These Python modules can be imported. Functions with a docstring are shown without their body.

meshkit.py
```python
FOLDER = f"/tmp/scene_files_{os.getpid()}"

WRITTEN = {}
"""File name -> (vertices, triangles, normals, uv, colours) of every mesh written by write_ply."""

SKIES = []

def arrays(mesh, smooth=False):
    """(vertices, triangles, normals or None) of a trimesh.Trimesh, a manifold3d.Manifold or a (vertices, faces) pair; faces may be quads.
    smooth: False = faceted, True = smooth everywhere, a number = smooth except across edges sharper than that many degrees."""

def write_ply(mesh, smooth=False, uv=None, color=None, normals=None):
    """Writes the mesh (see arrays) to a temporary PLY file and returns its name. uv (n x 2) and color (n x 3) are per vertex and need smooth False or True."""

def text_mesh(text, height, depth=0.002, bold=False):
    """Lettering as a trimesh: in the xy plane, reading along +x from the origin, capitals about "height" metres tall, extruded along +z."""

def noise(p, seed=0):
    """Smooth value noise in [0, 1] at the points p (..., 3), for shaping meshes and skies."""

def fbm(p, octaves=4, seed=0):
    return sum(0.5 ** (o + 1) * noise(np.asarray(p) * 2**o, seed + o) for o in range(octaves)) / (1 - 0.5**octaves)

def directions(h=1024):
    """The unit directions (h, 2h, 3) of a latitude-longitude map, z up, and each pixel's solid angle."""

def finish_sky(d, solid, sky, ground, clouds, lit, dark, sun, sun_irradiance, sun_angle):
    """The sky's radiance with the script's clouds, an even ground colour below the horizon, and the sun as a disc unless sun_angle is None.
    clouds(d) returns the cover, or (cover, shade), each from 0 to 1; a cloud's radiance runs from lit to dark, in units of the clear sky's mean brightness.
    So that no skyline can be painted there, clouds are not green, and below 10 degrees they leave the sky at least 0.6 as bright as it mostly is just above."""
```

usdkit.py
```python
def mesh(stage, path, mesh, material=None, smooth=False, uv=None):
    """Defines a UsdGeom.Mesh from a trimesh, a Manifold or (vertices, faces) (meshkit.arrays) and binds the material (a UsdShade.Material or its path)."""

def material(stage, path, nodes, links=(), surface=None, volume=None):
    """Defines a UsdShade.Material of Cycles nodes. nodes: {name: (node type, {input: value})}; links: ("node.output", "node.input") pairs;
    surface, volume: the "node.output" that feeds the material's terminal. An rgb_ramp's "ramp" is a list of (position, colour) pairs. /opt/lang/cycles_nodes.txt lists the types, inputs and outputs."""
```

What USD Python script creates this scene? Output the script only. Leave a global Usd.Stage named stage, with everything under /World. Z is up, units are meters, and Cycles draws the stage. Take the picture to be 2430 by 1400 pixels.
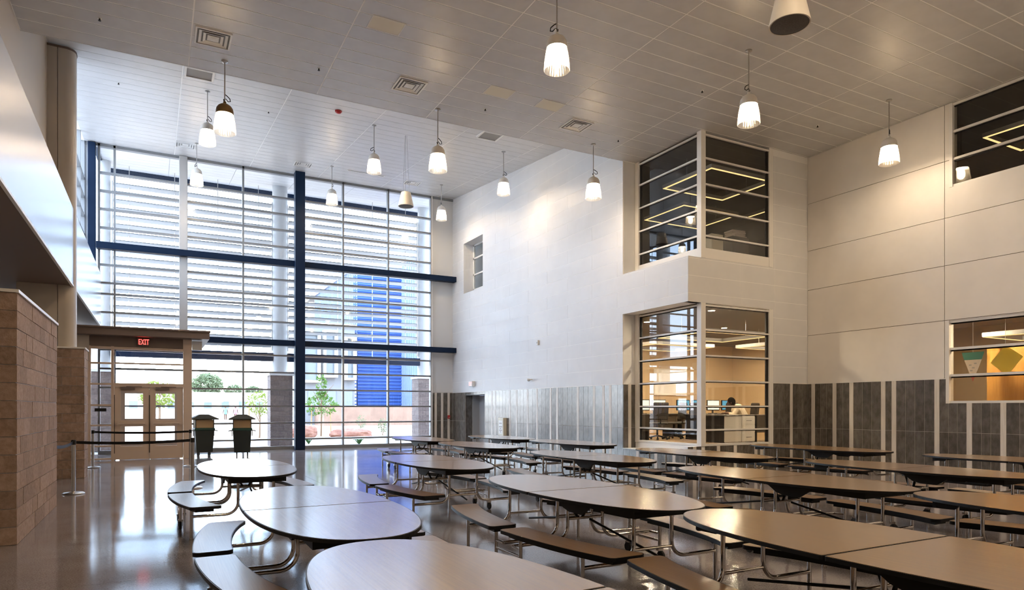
import math, random
import numpy as np, trimesh, usdkit, meshkit
import manifold3d as m3
from shapely.geometry import Polygon, box as sbox, Point
from shapely.ops import unary_union
from shapely import affinity
from pxr import Usd, UsdGeom, UsdLux, UsdShade, Sdf, Gf

stage = Usd.Stage.CreateInMemory()
UsdGeom.Xform.Define(stage, '/World')
UsdGeom.Scope.Define(stage, '/World/Looks')
rnd = random.Random(7)
PI = math.pi

# ---------------------------------------------------------------- camera, sky, sun, exposure
cam = UsdGeom.Camera.Define(stage, '/World/camera')
cam.CreateHorizontalApertureAttr(36.0)
cam.CreateFocalLengthAttr(36.0 * 1580 / 2430)
cam.CreateHorizontalApertureOffsetAttr(36.0 * 1.0 / 2430)
cam.CreateVerticalApertureOffsetAttr(36.0 * 268 / 2430)
cam.CreateClippingRangeAttr((0.05, 3000.0))
cam.AddTranslateOp().Set((0, 0, 1.52))
cam.AddRotateXYZOp().Set((90, 0, -28.05))
cam.CreateExposureAttr(1.58)

SKY, SUN, LAMP = 0.305, 2.2, 225.0
sky = usdkit.material(stage, '/World/Looks/sky', {
    's': ('sky_texture', {'sky_type': 'multiple_scattering', 'sun_disc': False, 'sun_elevation': math.radians(66), 'sun_rotation': 0.4, 'aerosol_density': 2.0}),
    'tc': ('texture_coordinate', {}),
    'n': ('noise_texture', {'scale': 2.2, 'detail': 5.0}),
    'r': ('rgb_ramp', {'ramp': [(0.35, (0.3,) * 3), (0.62, (0.9,) * 3)]}),
    'm': ('mix_color', {'b': (7.0, 8.0, 9.4)}),
    'b': ('background_shader', {'strength': SKY})},
    [('tc.generated', 'n.vector'), ('n.fac', 'r.fac'), ('r.color', 'm.fac'), ('s.color', 'm.a'), ('m.result', 'b.color')], surface='b.background')
dome = UsdLux.DomeLight.Define(stage, '/World/sky_dome')
UsdShade.MaterialBindingAPI.Apply(dome.GetPrim()).Bind(sky)
sun = UsdLux.DistantLight.Define(stage, '/World/sun')
sun.CreateIntensityAttr(SUN)
sun.CreateAngleAttr(0.6)
sun.CreateColorAttr((1.0, 0.95, 0.86))
sun.AddRotateXYZOp().Set((-26, 8, 0))      # high sun, in front of the window wall

# ---------------------------------------------------------------- helpers
used = {}
def unique(parent, name):
    k = parent + '/' + name
    n = used.get(k, 0); used[k] = n + 1
    return k if n == 0 else f'{k}_{n:03d}'

def pth(p): return '/World' if p is None else str(p.GetPath())

class MB:
    def __init__(s): s.v, s.f, s.n = [], [], 0
    def add(s, m):
        if hasattr(m, 'to_mesh'):
            q = m.to_mesh(); v, f = np.array(q.vert_properties[:, :3]), np.array(q.tri_verts)
        elif isinstance(m, tuple): v, f = m
        else: v, f = np.asarray(m.vertices), np.asarray(m.faces)
        s.v.append(np.asarray(v, float)); s.f.append(np.asarray(f) + s.n); s.n += len(v); return s
    def mesh(s): return np.vstack(s.v), np.vstack(s.f)

BF = np.array([[0,2,1],[0,3,2],[4,5,6],[4,6,7],[0,1,5],[0,5,4],[1,2,6],[1,6,5],[2,3,7],[2,7,6],[3,0,4],[3,4,7]])
def bx(x0, x1, y0, y1, z0, z1):
    x0, x1 = sorted((x0, x1)); y0, y1 = sorted((y0, y1)); z0, z1 = sorted((z0, z1))
    return np.array([[x0,y0,z0],[x1,y0,z0],[x1,y1,z0],[x0,y1,z0],[x0,y0,z1],[x1,y0,z1],[x1,y1,z1],[x0,y1,z1]], float), BF
def rbx(x0, x1, y0, y1, z0, z1, r=0.01):
    x0, x1 = sorted((x0, x1)); y0, y1 = sorted((y0, y1)); z0, z1 = sorted((z0, z1))
    pts = [(a + sa * r * (1 if i != 0 else 0), b + sb * r * (1 if i != 1 else 0), c + sc * r * (1 if i != 2 else 0))
           for a, sa in ((x0, 1), (x1, -1)) for b, sb in ((y0, 1), (y1, -1)) for c, sc in ((z0, 1), (z1, -1)) for i in range(3)]
    return m3.Manifold.hull_points(np.array(pts))
def tf(m, loc=(0, 0, 0), rz=0.0, rx=0.0, ry=0.0):
    v, f = m if isinstance(m, tuple) else MB().add(m).mesh()
    M = trimesh.transformations.euler_matrix(rx, ry, rz, 'sxyz')[:3, :3]
    return v @ M.T + np.array(loc), f
def tube(pts, r, n=10, cap=True):
    p = np.asarray(pts, float); k = len(p)
    t = np.gradient(p, axis=0) if k > 2 else np.repeat([p[1] - p[0]], 2, 0)
    t = t / (np.linalg.norm(t, axis=1, keepdims=True) + 1e-12)
    a = np.cross(t[0], [0, 0, 1.0] if abs(t[0][2]) < .9 else [1.0, 0, 0]); a /= np.linalg.norm(a)
    rr = np.broadcast_to(r, (k,)); rings = []; ang = np.arange(n) * 2 * PI / n
    for i in range(k):
        a = a - t[i] * (a @ t[i]); a /= np.linalg.norm(a); b = np.cross(t[i], a)
        rings.append(p[i] + rr[i] * (np.cos(ang)[:, None] * a + np.sin(ang)[:, None] * b))
    v = np.vstack(rings); f = []
    for i in range(k - 1):
        for j in range(n):
            q, w = i * n + j, i * n + (j + 1) % n
            f += [[q, w, w + n], [q, w + n, q + n]]
    if cap:
        v = np.vstack([v, p[0], p[-1]]); c0, c1 = len(v) - 2, len(v) - 1
        for j in range(n):
            f += [[c0, (j + 1) % n, j], [c1, (k - 1) * n + j, (k - 1) * n + (j + 1) % n]]
    return v, np.array(f)
def lathe(prof, n=24, rib=0.0, nr=0):
    prof = np.asarray(prof, float); ang = np.arange(n) * 2 * PI / n
    k = len(prof)
    mod = 1 + rib * (np.arange(n) % 2) if rib else np.ones(n)
    v = np.stack([prof[:, None, 0] * mod * np.cos(ang), prof[:, None, 0] * mod * np.sin(ang), np.repeat(prof[:, 1:2], n, 1)], -1).reshape(-1, 3)
    f = []
    for i in range(k - 1):
        for j in range(n):
            q, w = i * n + j, i * n + (j + 1) % n
            f += [[q, w, w + n], [q, w + n, q + n]]
    return v, np.array(f)
def prism(poly, z0, z1):
    out = MB()
    for g in getattr(poly, 'geoms', [poly]):
        if g.is_empty or g.geom_type != 'Polygon' or g.area < 1e-7: continue
        m = trimesh.creation.extrude_polygon(g, z1 - z0, engine='earcut'); m.apply_translation((0, 0, z0)); out.add(m)
    return out.mesh()
def arc(c, r, a0, a1, n=7):
    return [(c[0] + r * math.cos(a0 + (a1 - a0) * i / n), c[1] + r * math.sin(a0 + (a1 - a0) * i / n)) for i in range(n + 1)]
AX = {'X': lambda v: np.stack([v[:, 2], v[:, 0], v[:, 1]], 1),      # (u,v,w) -> plane X=const, u=y, v=z, w=x
      'Y': lambda v: np.stack([v[:, 0], v[:, 2], v[:, 1]], 1),      # u=x, v=z, w=y
      'Z': lambda v: v}
def pris(ax, poly, w0, w1):
    v, f = prism(poly, w0, w1); v = AX[ax](v)
    return v, (f[:, ::-1] if ax == 'Y' else f)

def tag(p, label=None, cat=None, group=None, kind=None):
    p = p if isinstance(p, Usd.Prim) else p.GetPrim()
    for k, t in (('label', label), ('category', cat), ('group', group), ('kind', kind)):
        if t: p.SetCustomDataByKey(k, t)
    return p
def obj(name, m, mat, parent=None, smooth=False, label=None, cat=None, group=None, kind=None):
    if isinstance(m, MB): m = m.mesh()
    p = usdkit.mesh(stage, unique(pth(parent), name), m, mat, smooth=smooth)
    return tag(p, label, cat, group, kind)
def thing(name, label=None, cat=None, loc=(0, 0, 0), rz=0.0, group=None, kind=None):
    x = UsdGeom.Xform.Define(stage, unique('/World', name))
    x.AddTranslateOp().Set(tuple(map(float, loc)))
    x.AddRotateZOp().Set(float(rz))
    return tag(x, label, cat, group, kind)
def dup(root, loc, rz=0.0, label=None, group=None):
    was = root.GetCustomData()
    base = root.GetName()
    if base[-4:-3] == '_' and base[-3:].isdigit(): base = base[:-4]
    r = thing(base, label or was.get('label'), was.get('category'), loc, rz, group or was.get('group'), was.get('kind'))
    r.GetReferences().AddInternalReference(root.GetPath())
    r.SetInstanceable(True)
    return r
def struct(name, m, mat, smooth=False): return obj(name, m, mat, None, smooth, kind='structure')
def sgroup(name): return thing(name, kind='structure')

# ---------------------------------------------------------------- materials
def pm(name, col, rough=0.5, metal=0.0, spec=0.5, **k):
    return usdkit.material(stage, '/World/Looks/' + name, {'p': ('principled_bsdf', {'base_color': col, 'roughness': rough, 'metallic': metal, 'specular_ior_level': spec, **k})}, [], surface='p.BSDF')
def nm(name, c0, c1, scale=(1, 1, 1), nscale=6.0, rough=0.5, detail=4.0, bump=0.0, spec=0.5, lo=0.35, hi=0.65, metal=0.0, rot=(0, 0, 0), **k):
    nodes = {'g': ('geometry', {}), 'mp': ('mapping', {'scale': scale, 'rotation': rot}), 'n': ('noise_texture', {'scale': nscale, 'detail': detail, 'roughness': .6}),
             'r': ('rgb_ramp', {'ramp': [(lo, c0), (hi, c1)]}), 'p': ('principled_bsdf', {'roughness': rough, 'specular_ior_level': spec, 'metallic': metal, **k})}
    links = [('g.position', 'mp.vector'), ('mp.vector', 'n.vector'), ('n.fac', 'r.fac'), ('r.color', 'p.base_color')]
    if bump:
        nodes['b'] = ('bump', {'strength': bump, 'distance': 0.02}); links += [('n.fac', 'b.height'), ('b.normal', 'p.normal')]
    return usdkit.material(stage, '/World/Looks/' + name, nodes, links, surface='p.BSDF')
def em(name, col, strength):
    return usdkit.material(stage, '/World/Looks/' + name, {'e': ('emission', {'color': col, 'strength': strength})}, [], surface='e.emission')
def pane_mat(name, tint=(1, 1, 1), ior=1.5):
    return usdkit.material(stage, '/World/Looks/' + name, {'t': ('transparent_bsdf', {'color': tint}), 'g': ('glossy_bsdf', {'color': (1, 1, 1), 'roughness': 0.0}), 'f': ('fresnel', {'IOR': ior}), 'ge': ('geometry', {}), 'x': ('math', {'math_type': 'subtract', 'value1': 1.0}), 'y': ('math', {'math_type': 'multiply'}), 'm': ('mix_closure', {})},
                           [('ge.backfacing', 'x.value2'), ('f.fac', 'y.value1'), ('x.value', 'y.value2'), ('y.value', 'm.fac'), ('t.BSDF', 'm.closure1'), ('g.BSDF', 'm.closure2')], surface='m.closure')
def leaf_mat(name, col):
    return usdkit.material(stage, '/World/Looks/' + name, {'p': ('principled_bsdf', {'base_color': col, 'roughness': .5}), 't': ('translucent_bsdf', {'color': col}), 'm': ('mix_closure', {'fac': .35})},
                           [('p.BSDF', 'm.closure1'), ('t.BSDF', 'm.closure2')], surface='m.closure')
def concrete(name, c0, c1, rough):
    return usdkit.material(stage, '/World/Looks/' + name, {
        'g': ('geometry', {}), 'n': ('noise_texture', {'scale': 0.8, 'detail': 6.0, 'roughness': .65}), 'r': ('rgb_ramp', {'ramp': [(.3, c0), (.7, c1)]}),
        's': ('noise_texture', {'scale': 70.0, 'detail': 2.0}), 'sr': ('rgb_ramp', {'ramp': [(.36, (.72,) * 3), (.52, (1,) * 3), (.68, (1.14,) * 3)]}),
        'm': ('mix_color', {'blend_type': 'multiply', 'fac': 1.0, 'use_clamp': False}),
        'w': ('noise_texture', {'scale': 1.6, 'detail': 2.0}), 'b': ('bump', {'strength': .02, 'distance': .02}),
        'rr': ('map_range', {'to_min': rough * .7, 'to_max': rough * 1.4}),
        'p': ('principled_bsdf', {'specular_ior_level': .95, 'ior': 1.55})},
        [('g.position', 'n.vector'), ('g.position', 's.vector'), ('g.position', 'w.vector'), ('n.fac', 'r.fac'), ('s.fac', 'sr.fac'), ('r.color', 'm.a'), ('sr.color', 'm.b'), ('m.result', 'p.base_color'),
         ('w.fac', 'b.height'), ('b.normal', 'p.normal'), ('n.fac', 'rr.value'), ('rr.result', 'p.roughness')], surface='p.BSDF')

M = dict(
    floor=concrete('floor_concrete', (.19, .155, .152), (.28, .255, .255), .10),
    grout=pm('light_grout', (.42, .38, .33), .7),
    joint=pm('floor_joint', (.05, .045, .04), .6),
    labfloor=pm('lab_floor', (.28, .18, .09), .3),
    ceil=nm('ceiling_metal', (.55, .55, .555), (.59, .59, .595), nscale=3.0, rough=.40, metal=.12),
    ceil_up=nm('ceiling_metal_pale', (.56, .56, .565), (.60, .60, .605), nscale=3.0, rough=.4),
    reveal=pm('ceiling_reveal', (.93, .93, .92), .5),
    wall=nm('white_perforated_panel', (.66, .665, .68), (.69, .695, .71), nscale=2.0, rough=.45),
    wallback=pm('panel_backing', (.82, .82, .82), .6),
    rpanel=nm('pale_wall_panel', (.76, .73, .70), (.80, .77, .74), nscale=1.5, rough=.45),
    rjoint=pm('panel_joint', (.30, .27, .24), .7),
    strip=nm('white_wood_strip', (.62, .58, .53), (.74, .70, .65), scale=(30, 30, 1.5), nscale=1.5, rough=.4),
    navy=pm('navy_paint', (.004, .014, .038), .5, spec=.14),
    navydoor=pm('navy_door_paint', (.015, .03, .06), .6, spec=.2),
    alu=pm('anodised_aluminium', (.24, .25, .26), .42, .3),
    frame=pm('white_frame', (.78, .77, .75), .4),
    gray=pm('grey_paint', (.42, .42, .42), .5),
    lgray=pm('light_grey_paint', (.62, .63, .64), .5),
    tan=pm('tan_paint', (.46, .41, .35), .45),
    vest=pm('vestibule_tan', (.60, .47, .37), .45),
    brown=pm('brown_metal', (.15, .105, .085), .45),
    soffit=pm('soffit_brown', (.16, .11, .085), .6),
    fascia=pm('fascia_metal', (.24, .235, .255), .30, .12),
    pane=pane_mat('window_glass', ior=1.6), pane_in=pane_mat('interior_glass', (.86, .86, .84), 1.75),
    edge=pm('black_vinyl_edge', (.008, .008, .009), .45, spec=.25),
    blackm=pm('black_metal', (.010, .009, .009), .5, spec=.3),
    chrome=pm('chrome', (.62, .58, .54), .14, 1.0),
    steel=pm('brushed_steel', (.55, .53, .5), .3, 1.0),
    rubber=pm('rubber', (.02, .02, .02), .7),
    enamel=pm('white_enamel', (.80, .77, .71), .35), bronze=pm('bronze_enamel', (.22, .13, .045), .4),
    bulb=em('lamp_glow', (1.0, .78, .50), 16.0), disc=em('lamp_light_disc', (1.0, .79, .56), LAMP),  # second one: emitter added inside each pendant for its downward light
    led=em('led_strip', (1.0, .63, .26), 0.65),
    added_downlight=em('added_light_glow', (1.0, .80, .55), 620.0),  # glow of the added fill lights behind the interior glass
    spk=pm('speaker_ivory', (.70, .66, .60), .5), spkg=nm('speaker_grille', (.10, .095, .09), (.17, .16, .15), nscale=120, rough=.7),
    green=pm('bin_green', (.01, .05, .035), .4), bindark=pm('bin_dark', (.008, .014, .012), .45), binhood=pm('bin_hood_beige', (.42, .28, .14), .5), binroof=pm('bin_roof_olive', (.045, .045, .032), .65, spec=.25),
    red=pm('red_plastic', (.45, .012, .01), .4), white=pm('white_plastic', (.8, .8, .78), .4),
    cream=pm('cream_panel', (.72, .69, .58), .55),
    exitglow=em('exit_letters', (1.0, .06, .05), 1.6), exitbox=pm('exit_housing', (.10, .085, .07), .5), exitpink=em('exit_letters_dim', (1.0, .35, .35), .8),
    grille=pm('grille_dark', (.05, .04, .03), .6), grille2=pm('grille_grey', (.27, .27, .27), .6),
    desert=nm('desert_ground', (.30, .235, .175), (.38, .30, .23), nscale=.6, rough=.9), walk=nm('concrete_walk', (.30, .295, .29), (.37, .365, .36), nscale=.8, rough=.8),
    blue=pm('blue_metal', (.032, .088, .31), .5), paleblue=pm('pale_blue_screen', (.20, .27, .50), .6),
    extwhite=pm('white_stucco', (.58, .57, .55), .7), extgray=pm('grey_stucco', (.20, .21, .225), .7), extglass=pm('far_glass', (.14, .17, .2), .1),
    extbrick=nm('tan_brick_base', (.20, .125, .09), (.26, .165, .12), nscale=1.0, rough=.8),
    blade=pm('louvre_blade', (.50, .495, .49), .5), blade_shade=pm('louvre_edge_shade', (.11, .125, .14), .5), extcol=pm('pale_column', (.48, .50, .52), .5),  # darker louvre tone stands in for shade on the blade fronts
    rock=nm('red_rock', (.20, .085, .06), (.34, .17, .12), nscale=3.0, rough=.85, bump=.6),
    bark=pm('bark', (.20, .13, .08), .8), stake=pm('wood_stake', (.42, .28, .14), .7),
    leaf=leaf_mat('leaf_green', (.07, .15, .02)), leafy=leaf_mat('leaf_yellow_green', (.17, .22, .035)), leafd=leaf_mat('leaf_dull', (.13, .17, .09)), grass=leaf_mat('grass_green', (.08, .2, .05)),
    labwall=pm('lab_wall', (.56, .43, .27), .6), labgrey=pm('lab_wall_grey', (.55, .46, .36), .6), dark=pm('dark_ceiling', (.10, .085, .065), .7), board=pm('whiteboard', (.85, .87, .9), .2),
    deskdark=pm('dark_desk', (.04, .032, .026), .4), screen=em('monitor_screen', (.12, .34, .45), .55), screenw=em('monitor_page', (.75, .72, .55), .75),
    wood=nm('door_wood', (.50, .25, .055), (.60, .32, .08), scale=(12, 12, 1), nscale=1.5, rough=.4), mesh=pm('chair_mesh', (.035, .03, .025), .7),
    shirt=pm('white_shirt', (.68, .58, .44), .8), skin=pm('skin_dark', (.10, .05, .03), .5), hair=pm('black_hair', (.006, .005, .005), .85, spec=.08), trousers=pm('dark_trousers', (.03, .03, .04), .8),
    teal=pm('teal_paper', (.06, .22, .17), .7), yellow=pm('yellow_paper', (.72, .52, .06), .7), paperw=pm('white_paper', (.75, .66, .58), .7), pink=pm('pink_paper', (.6, .15, .12), .7),
    cyan=pm('cyan_paint', (.15, .5, .7), .5), mag=pm('pink_paint', (.7, .2, .45), .5),
)
M['laminate'] = nm('walnut_laminate', (.21, .115, .042), (.255, .145, .058), scale=(60, 1.2, 10), nscale=1.4, rough=.20, detail=5.0, spec=.75, coat_weight=.35, coat_roughness=.2)
M['laminate2'] = nm('walnut_seat_laminate', (.17, .092, .040), (.215, .122, .056), scale=(60, 1.2, 10), nscale=1.6, rough=.28, detail=5.0, spec=.7)
TILES = [nm(f'stone_tile_{k}', c0, c1, scale=(4, 4, 2.2), nscale=2.4, rough=.20, detail=6.0, spec=1.0) for k, (c0, c1) in enumerate([((.075, .066, .056), (.15, .135, .118)), ((.065, .056, .047), (.125, .112, .098)), ((.09, .08, .068), (.17, .155, .137))])]
BRICKS = [nm(f'split_block_{k}', c0, c1, nscale=16.0, rough=.85, bump=.4) for k, (c0, c1) in enumerate([((.25, .165, .12), (.36, .25, .19)), ((.21, .14, .10), (.31, .215, .165)), ((.28, .19, .145), (.40, .285, .22))])]
XBRICKS = [nm(f'ext_block_{k}', c0, c1, nscale=14.0, rough=.85, bump=.4) for k, (c0, c1) in enumerate([((.13, .095, .085), (.20, .155, .14)), ((.11, .08, .072), (.17, .13, .12))])]
M['shade'] = usdkit.material(stage, '/World/Looks/prismatic_shade', {'t': ('transparent_bsdf', {'color': (1, .98, .95)}), 'd': ('translucent_bsdf', {'color': (.95, .9, .8)}), 'g': ('glossy_bsdf', {'color': (1, 1, 1), 'roughness': .15}),
    'm1': ('mix_closure', {'fac': .25}), 'm2': ('mix_closure', {'fac': .22})}, [('d.BSDF', 'm1.closure1'), ('g.BSDF', 'm1.closure2'), ('t.BSDF', 'm2.closure1'), ('m1.closure', 'm2.closure2')], surface='m2.closure')

# ---------------------------------------------------------------- key dimensions
YW = 25.45                     # inner face of the window wall
XW, XR, XL = 10.80, 14.88, -2.07
YB, XG = 11.62, 11.22          # front face of the corner bay, its recessed side glass
ZC, YC = 8.0, 14.06            # low ceiling and where it ends
KS = .095
def zup(y): return 10.13 + KS * (y - YW)

def panel_grid(parent, name, ax, us, vs, w0, w1, mat, holes=None, gap=.006, stagger=None, rev=False):
    """One box (or cut panel) for each cell between the breaks us, vs."""
    for j in range(len(vs) - 1):
        uu = us if not stagger or j % 2 == 0 else stagger
        for i in range(len(uu) - 1):
            c = sbox(uu[i] + gap, vs[j] + gap, uu[i + 1] - gap, vs[j + 1] - gap)
            if holes is not None: c = c.difference(holes)
            if c.is_empty or c.area < .004: continue
            mt = mat if not isinstance(mat, list) else mat[rnd.randrange(len(mat))]
            obj(name, pris(ax, c, w0, w1), mt, parent)

# ---------------------------------------------------------------- floor: cast slabs with sawn joints
fl = sgroup('floor')
obj('sub_base', bx(-6, XR + .2, -8, YW + .2, -.3, -.012), M['joint'], fl)
fx = [-6, -1.86, 2.92, 7.70, 12.49, XR + .1]; fy = [-8, -3.0, 1.85, 6.75, 11.65, 16.55, 21.45, YW + .1]
for i in range(len(fx) - 1):
    for j in range(len(fy) - 1):
        obj('floor_slab', bx(fx[i] + .003, fx[i + 1] - .003, fy[j] + .003, fy[j + 1] - .003, -.012, 0), M['floor'], fl)

# ---------------------------------------------------------------- low ceiling
ce = sgroup('ceiling')
obj('backing', bx(XL - .1, XR + .2, -8, YC, ZC + .003, ZC + .35), M['reveal'], ce)
sx = [XL, .53, 2.92, 5.31, 7.70, 10.10, 12.49, XR]
sy = [12.405 + .408 * k for k in range(-21, 5)]
sy[-1] = YC - .03
cream_at = [(3.43, 10.95), (6.2, 12.17), (7.43, 12.2)]
panel_grid(ce, 'ceiling_panel', 'Z', sx, sy, ZC, ZC + .003, M['ceil'], gap=.012)
rest = MB()
ys = [sy[0] - .408 * k for k in range(0, 30)][::-1]
for i in range(len(sx) - 1):
    for j in range(len(ys) - 1):
        rest.add(bx(sx[i] + .012, sx[i + 1] - .012, ys[j] + .012, ys[j + 1] - .012, ZC, ZC + .003))
obj('ceiling_panel_field', rest, M['ceil'], ce, kind='stuff')
obj('bulkhead', bx(XL, XW, YC - .03, YC, ZC, zup(YC) + .05), M['ceil'], ce)

# high sloping ceiling beside the windows
cu = sgroup('ceiling_001')
def slab(x0, x1, y0, y1, d0, d1):
    v, f = bx(x0, x1, y0, y1, 0, 1)
    v = v.copy(); z = np.where(v[:, 2] > .5, d1, d0) + 10.13 + KS * (v[:, 1] - YW); v[:, 2] = z
    return v, f
obj('backing', slab(XL - .1, XW + .5, YC, YW + .1, .003, .4), M['reveal'], cu)
ux = [XL, .53, 2.92, 5.31, 7.70, 10.10, XW + .02]
uy = [YC + .4068 * k for k in range(29)]; uy[-1] = YW
for i in range(len(ux) - 1):
    for j in range(len(uy) - 1):
        obj('ceiling_panel', slab(ux[i] + .011, ux[i + 1] - .011, uy[j] + .007, uy[j + 1] - .007, 0, .003), M['ceil_up'], cu)

# ---------------------------------------------------------------- right white wall (plane X = XW)
Wholes = unary_union([sbox(22.57, 6.07, 24.34, 8.05), sbox(22.41, -1, 24.22, 2.04), sbox(11.0, .468, 14.06, 3.98), sbox(11.0, 5.03, 14.06, 8.3)])
wr = sgroup('wall_right')
outer = sbox(YB + .021, 0, YW, 10.5)
obj('backing', pris('X', outer.difference(Wholes), XW + .02, XG), M['wallback'], wr)
obj('backing', pris('X', sbox(YB + .021, 2.155, YW, 10.4).difference(Wholes), XW + .002, XW + .02), M['wallback'], wr)
vs = [2.15 + .406 * k for k in range(21)]
panel_grid(wr, 'wall_panel', 'X', [YB, 13.17, 15.46, 17.9, 20.4, 22.6, 24.9, YW], vs, XW, XW + .002, M['wall'], Wholes, gap=.006, stagger=[YB, 12.3, 14.3, 16.7, 19.1, 21.5, 23.7, YW])
def dado(parent, ax, a, b, w0, w1, strips, holes=None, z0=0.0, z1=2.14, tw=.2):
    sw = .052
    e = sorted([s for s in strips if a < s < b])
    for s in e:
        c = sbox(s - sw, z0, s + sw, z1)
        if holes is not None: c = c.difference(holes)
        if not c.is_empty: obj('strip', pris(ax, c, w0 - .004 if w0 < w1 else w0 + .004, w1), M['strip'], parent)
    lo = a
    for s in e + [b + sw]:
        hi = s - sw
        n = max(1, round((hi - lo) / tw))
        for i in range(n):
            u0, u1 = lo + (hi - lo) * i / n, lo + (hi - lo) * (i + 1) / n
            for v0, v1 in ((z0, 1.0), (1.0, z1)):
                if v1 <= v0: continue
                c = sbox(u0 + .004, v0 + .004, u1 - .004, v1 - .004)
                if holes is not None: c = c.difference(holes)
                if c.is_empty or c.area < .003: continue
                obj('tile', pris(ax, c, w0, w1), TILES[rnd.randrange(3)], parent)
        lo = s + sw
wst = [21.81, 21.53, 20.40, 19.92, 19.15, 18.53, 17.70, 17.31, 16.18, 15.37, 14.92, 14.61, 13.45, 12.75, 12.1]
dado(wr, 'X', YB, YW, XW + .004, XW + .02, wst, Wholes, tw=.26)
obj('trim_rail', bx(XW - .004, XW + .02, 14.06, YW, 2.135, 2.155), M['frame'], wr)
# far jamb of the bay recess (faces the room), with its own dado
obj('jamb_panel', bx(XW + .02, XG, 14.055, 14.075, 2.15, 8.0), M['wall'], wr)
for z0, z1 in ((.468, 1.0), (1.0, 2.14)):
    obj('tile', bx(XW + .01, XW + .16, 14.045, 14.06, z0 + .003, z1 - .003), TILES[0], wr)
    obj('tile', bx(XW + .27, XG - .01, 14.045, 14.06, z0 + .003, z1 - .003), TILES[1], wr)
obj('strip', bx(XW + .165, XW + .265, 14.04, 14.06, .468, 2.14), M['strip'], wr)

obj('grout', pris('X', sbox(YB + .021, 0, YW, 2.14).difference(Wholes), XW + .007, XW + .02), M['grout'], wr)
# alcove with a navy door
door = thing('door_3', kind='structure')
obj('alcove_jamb', bx(XW + .03, 11.45, 24.20, 24.215, 0, 2.03), TILES[2], door)
obj('alcove_jamb', bx(XW + .03, 11.45, 22.415, 22.43, 0, 2.03), TILES[1], door)
obj('alcove_ceiling', bx(XW + .03, 11.45, 22.43, 24.2, 2.02, 2.035), M['gray'], door)
obj('door_frame', MB().add(bx(11.12, 11.45, 24.15, 24.198, 0, 2.015)).add(bx(11.405, 11.45, 23.40, 24.15, 0, 2.015)), M['gray'], door)
obj('door_leaf', bx(11.41, 11.46, 22.44, 23.395, 0.01, 2.012), M['navydoor'], door)
obj('push_bar', bx(11.34, 11.40, 22.5, 23.3, .98, 1.05), M['steel'], door)

# return wall between the glass and the corner, with dado
wb = sgroup('wall_back')
obj('backing', bx(9.886, XW + .3, YW + .02, YW + .3, 0, 10.4), M['wallback'], wb)
obj('wall_panel', bx(9.886, XW, YW, YW + .02, 2.15, 10.2), M['lgray'], wb)
dado(wb, 'Y', 9.886, XW, YW + .004, YW + .02, [10.05, 10.33, 10.62], tw=.14)

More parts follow.
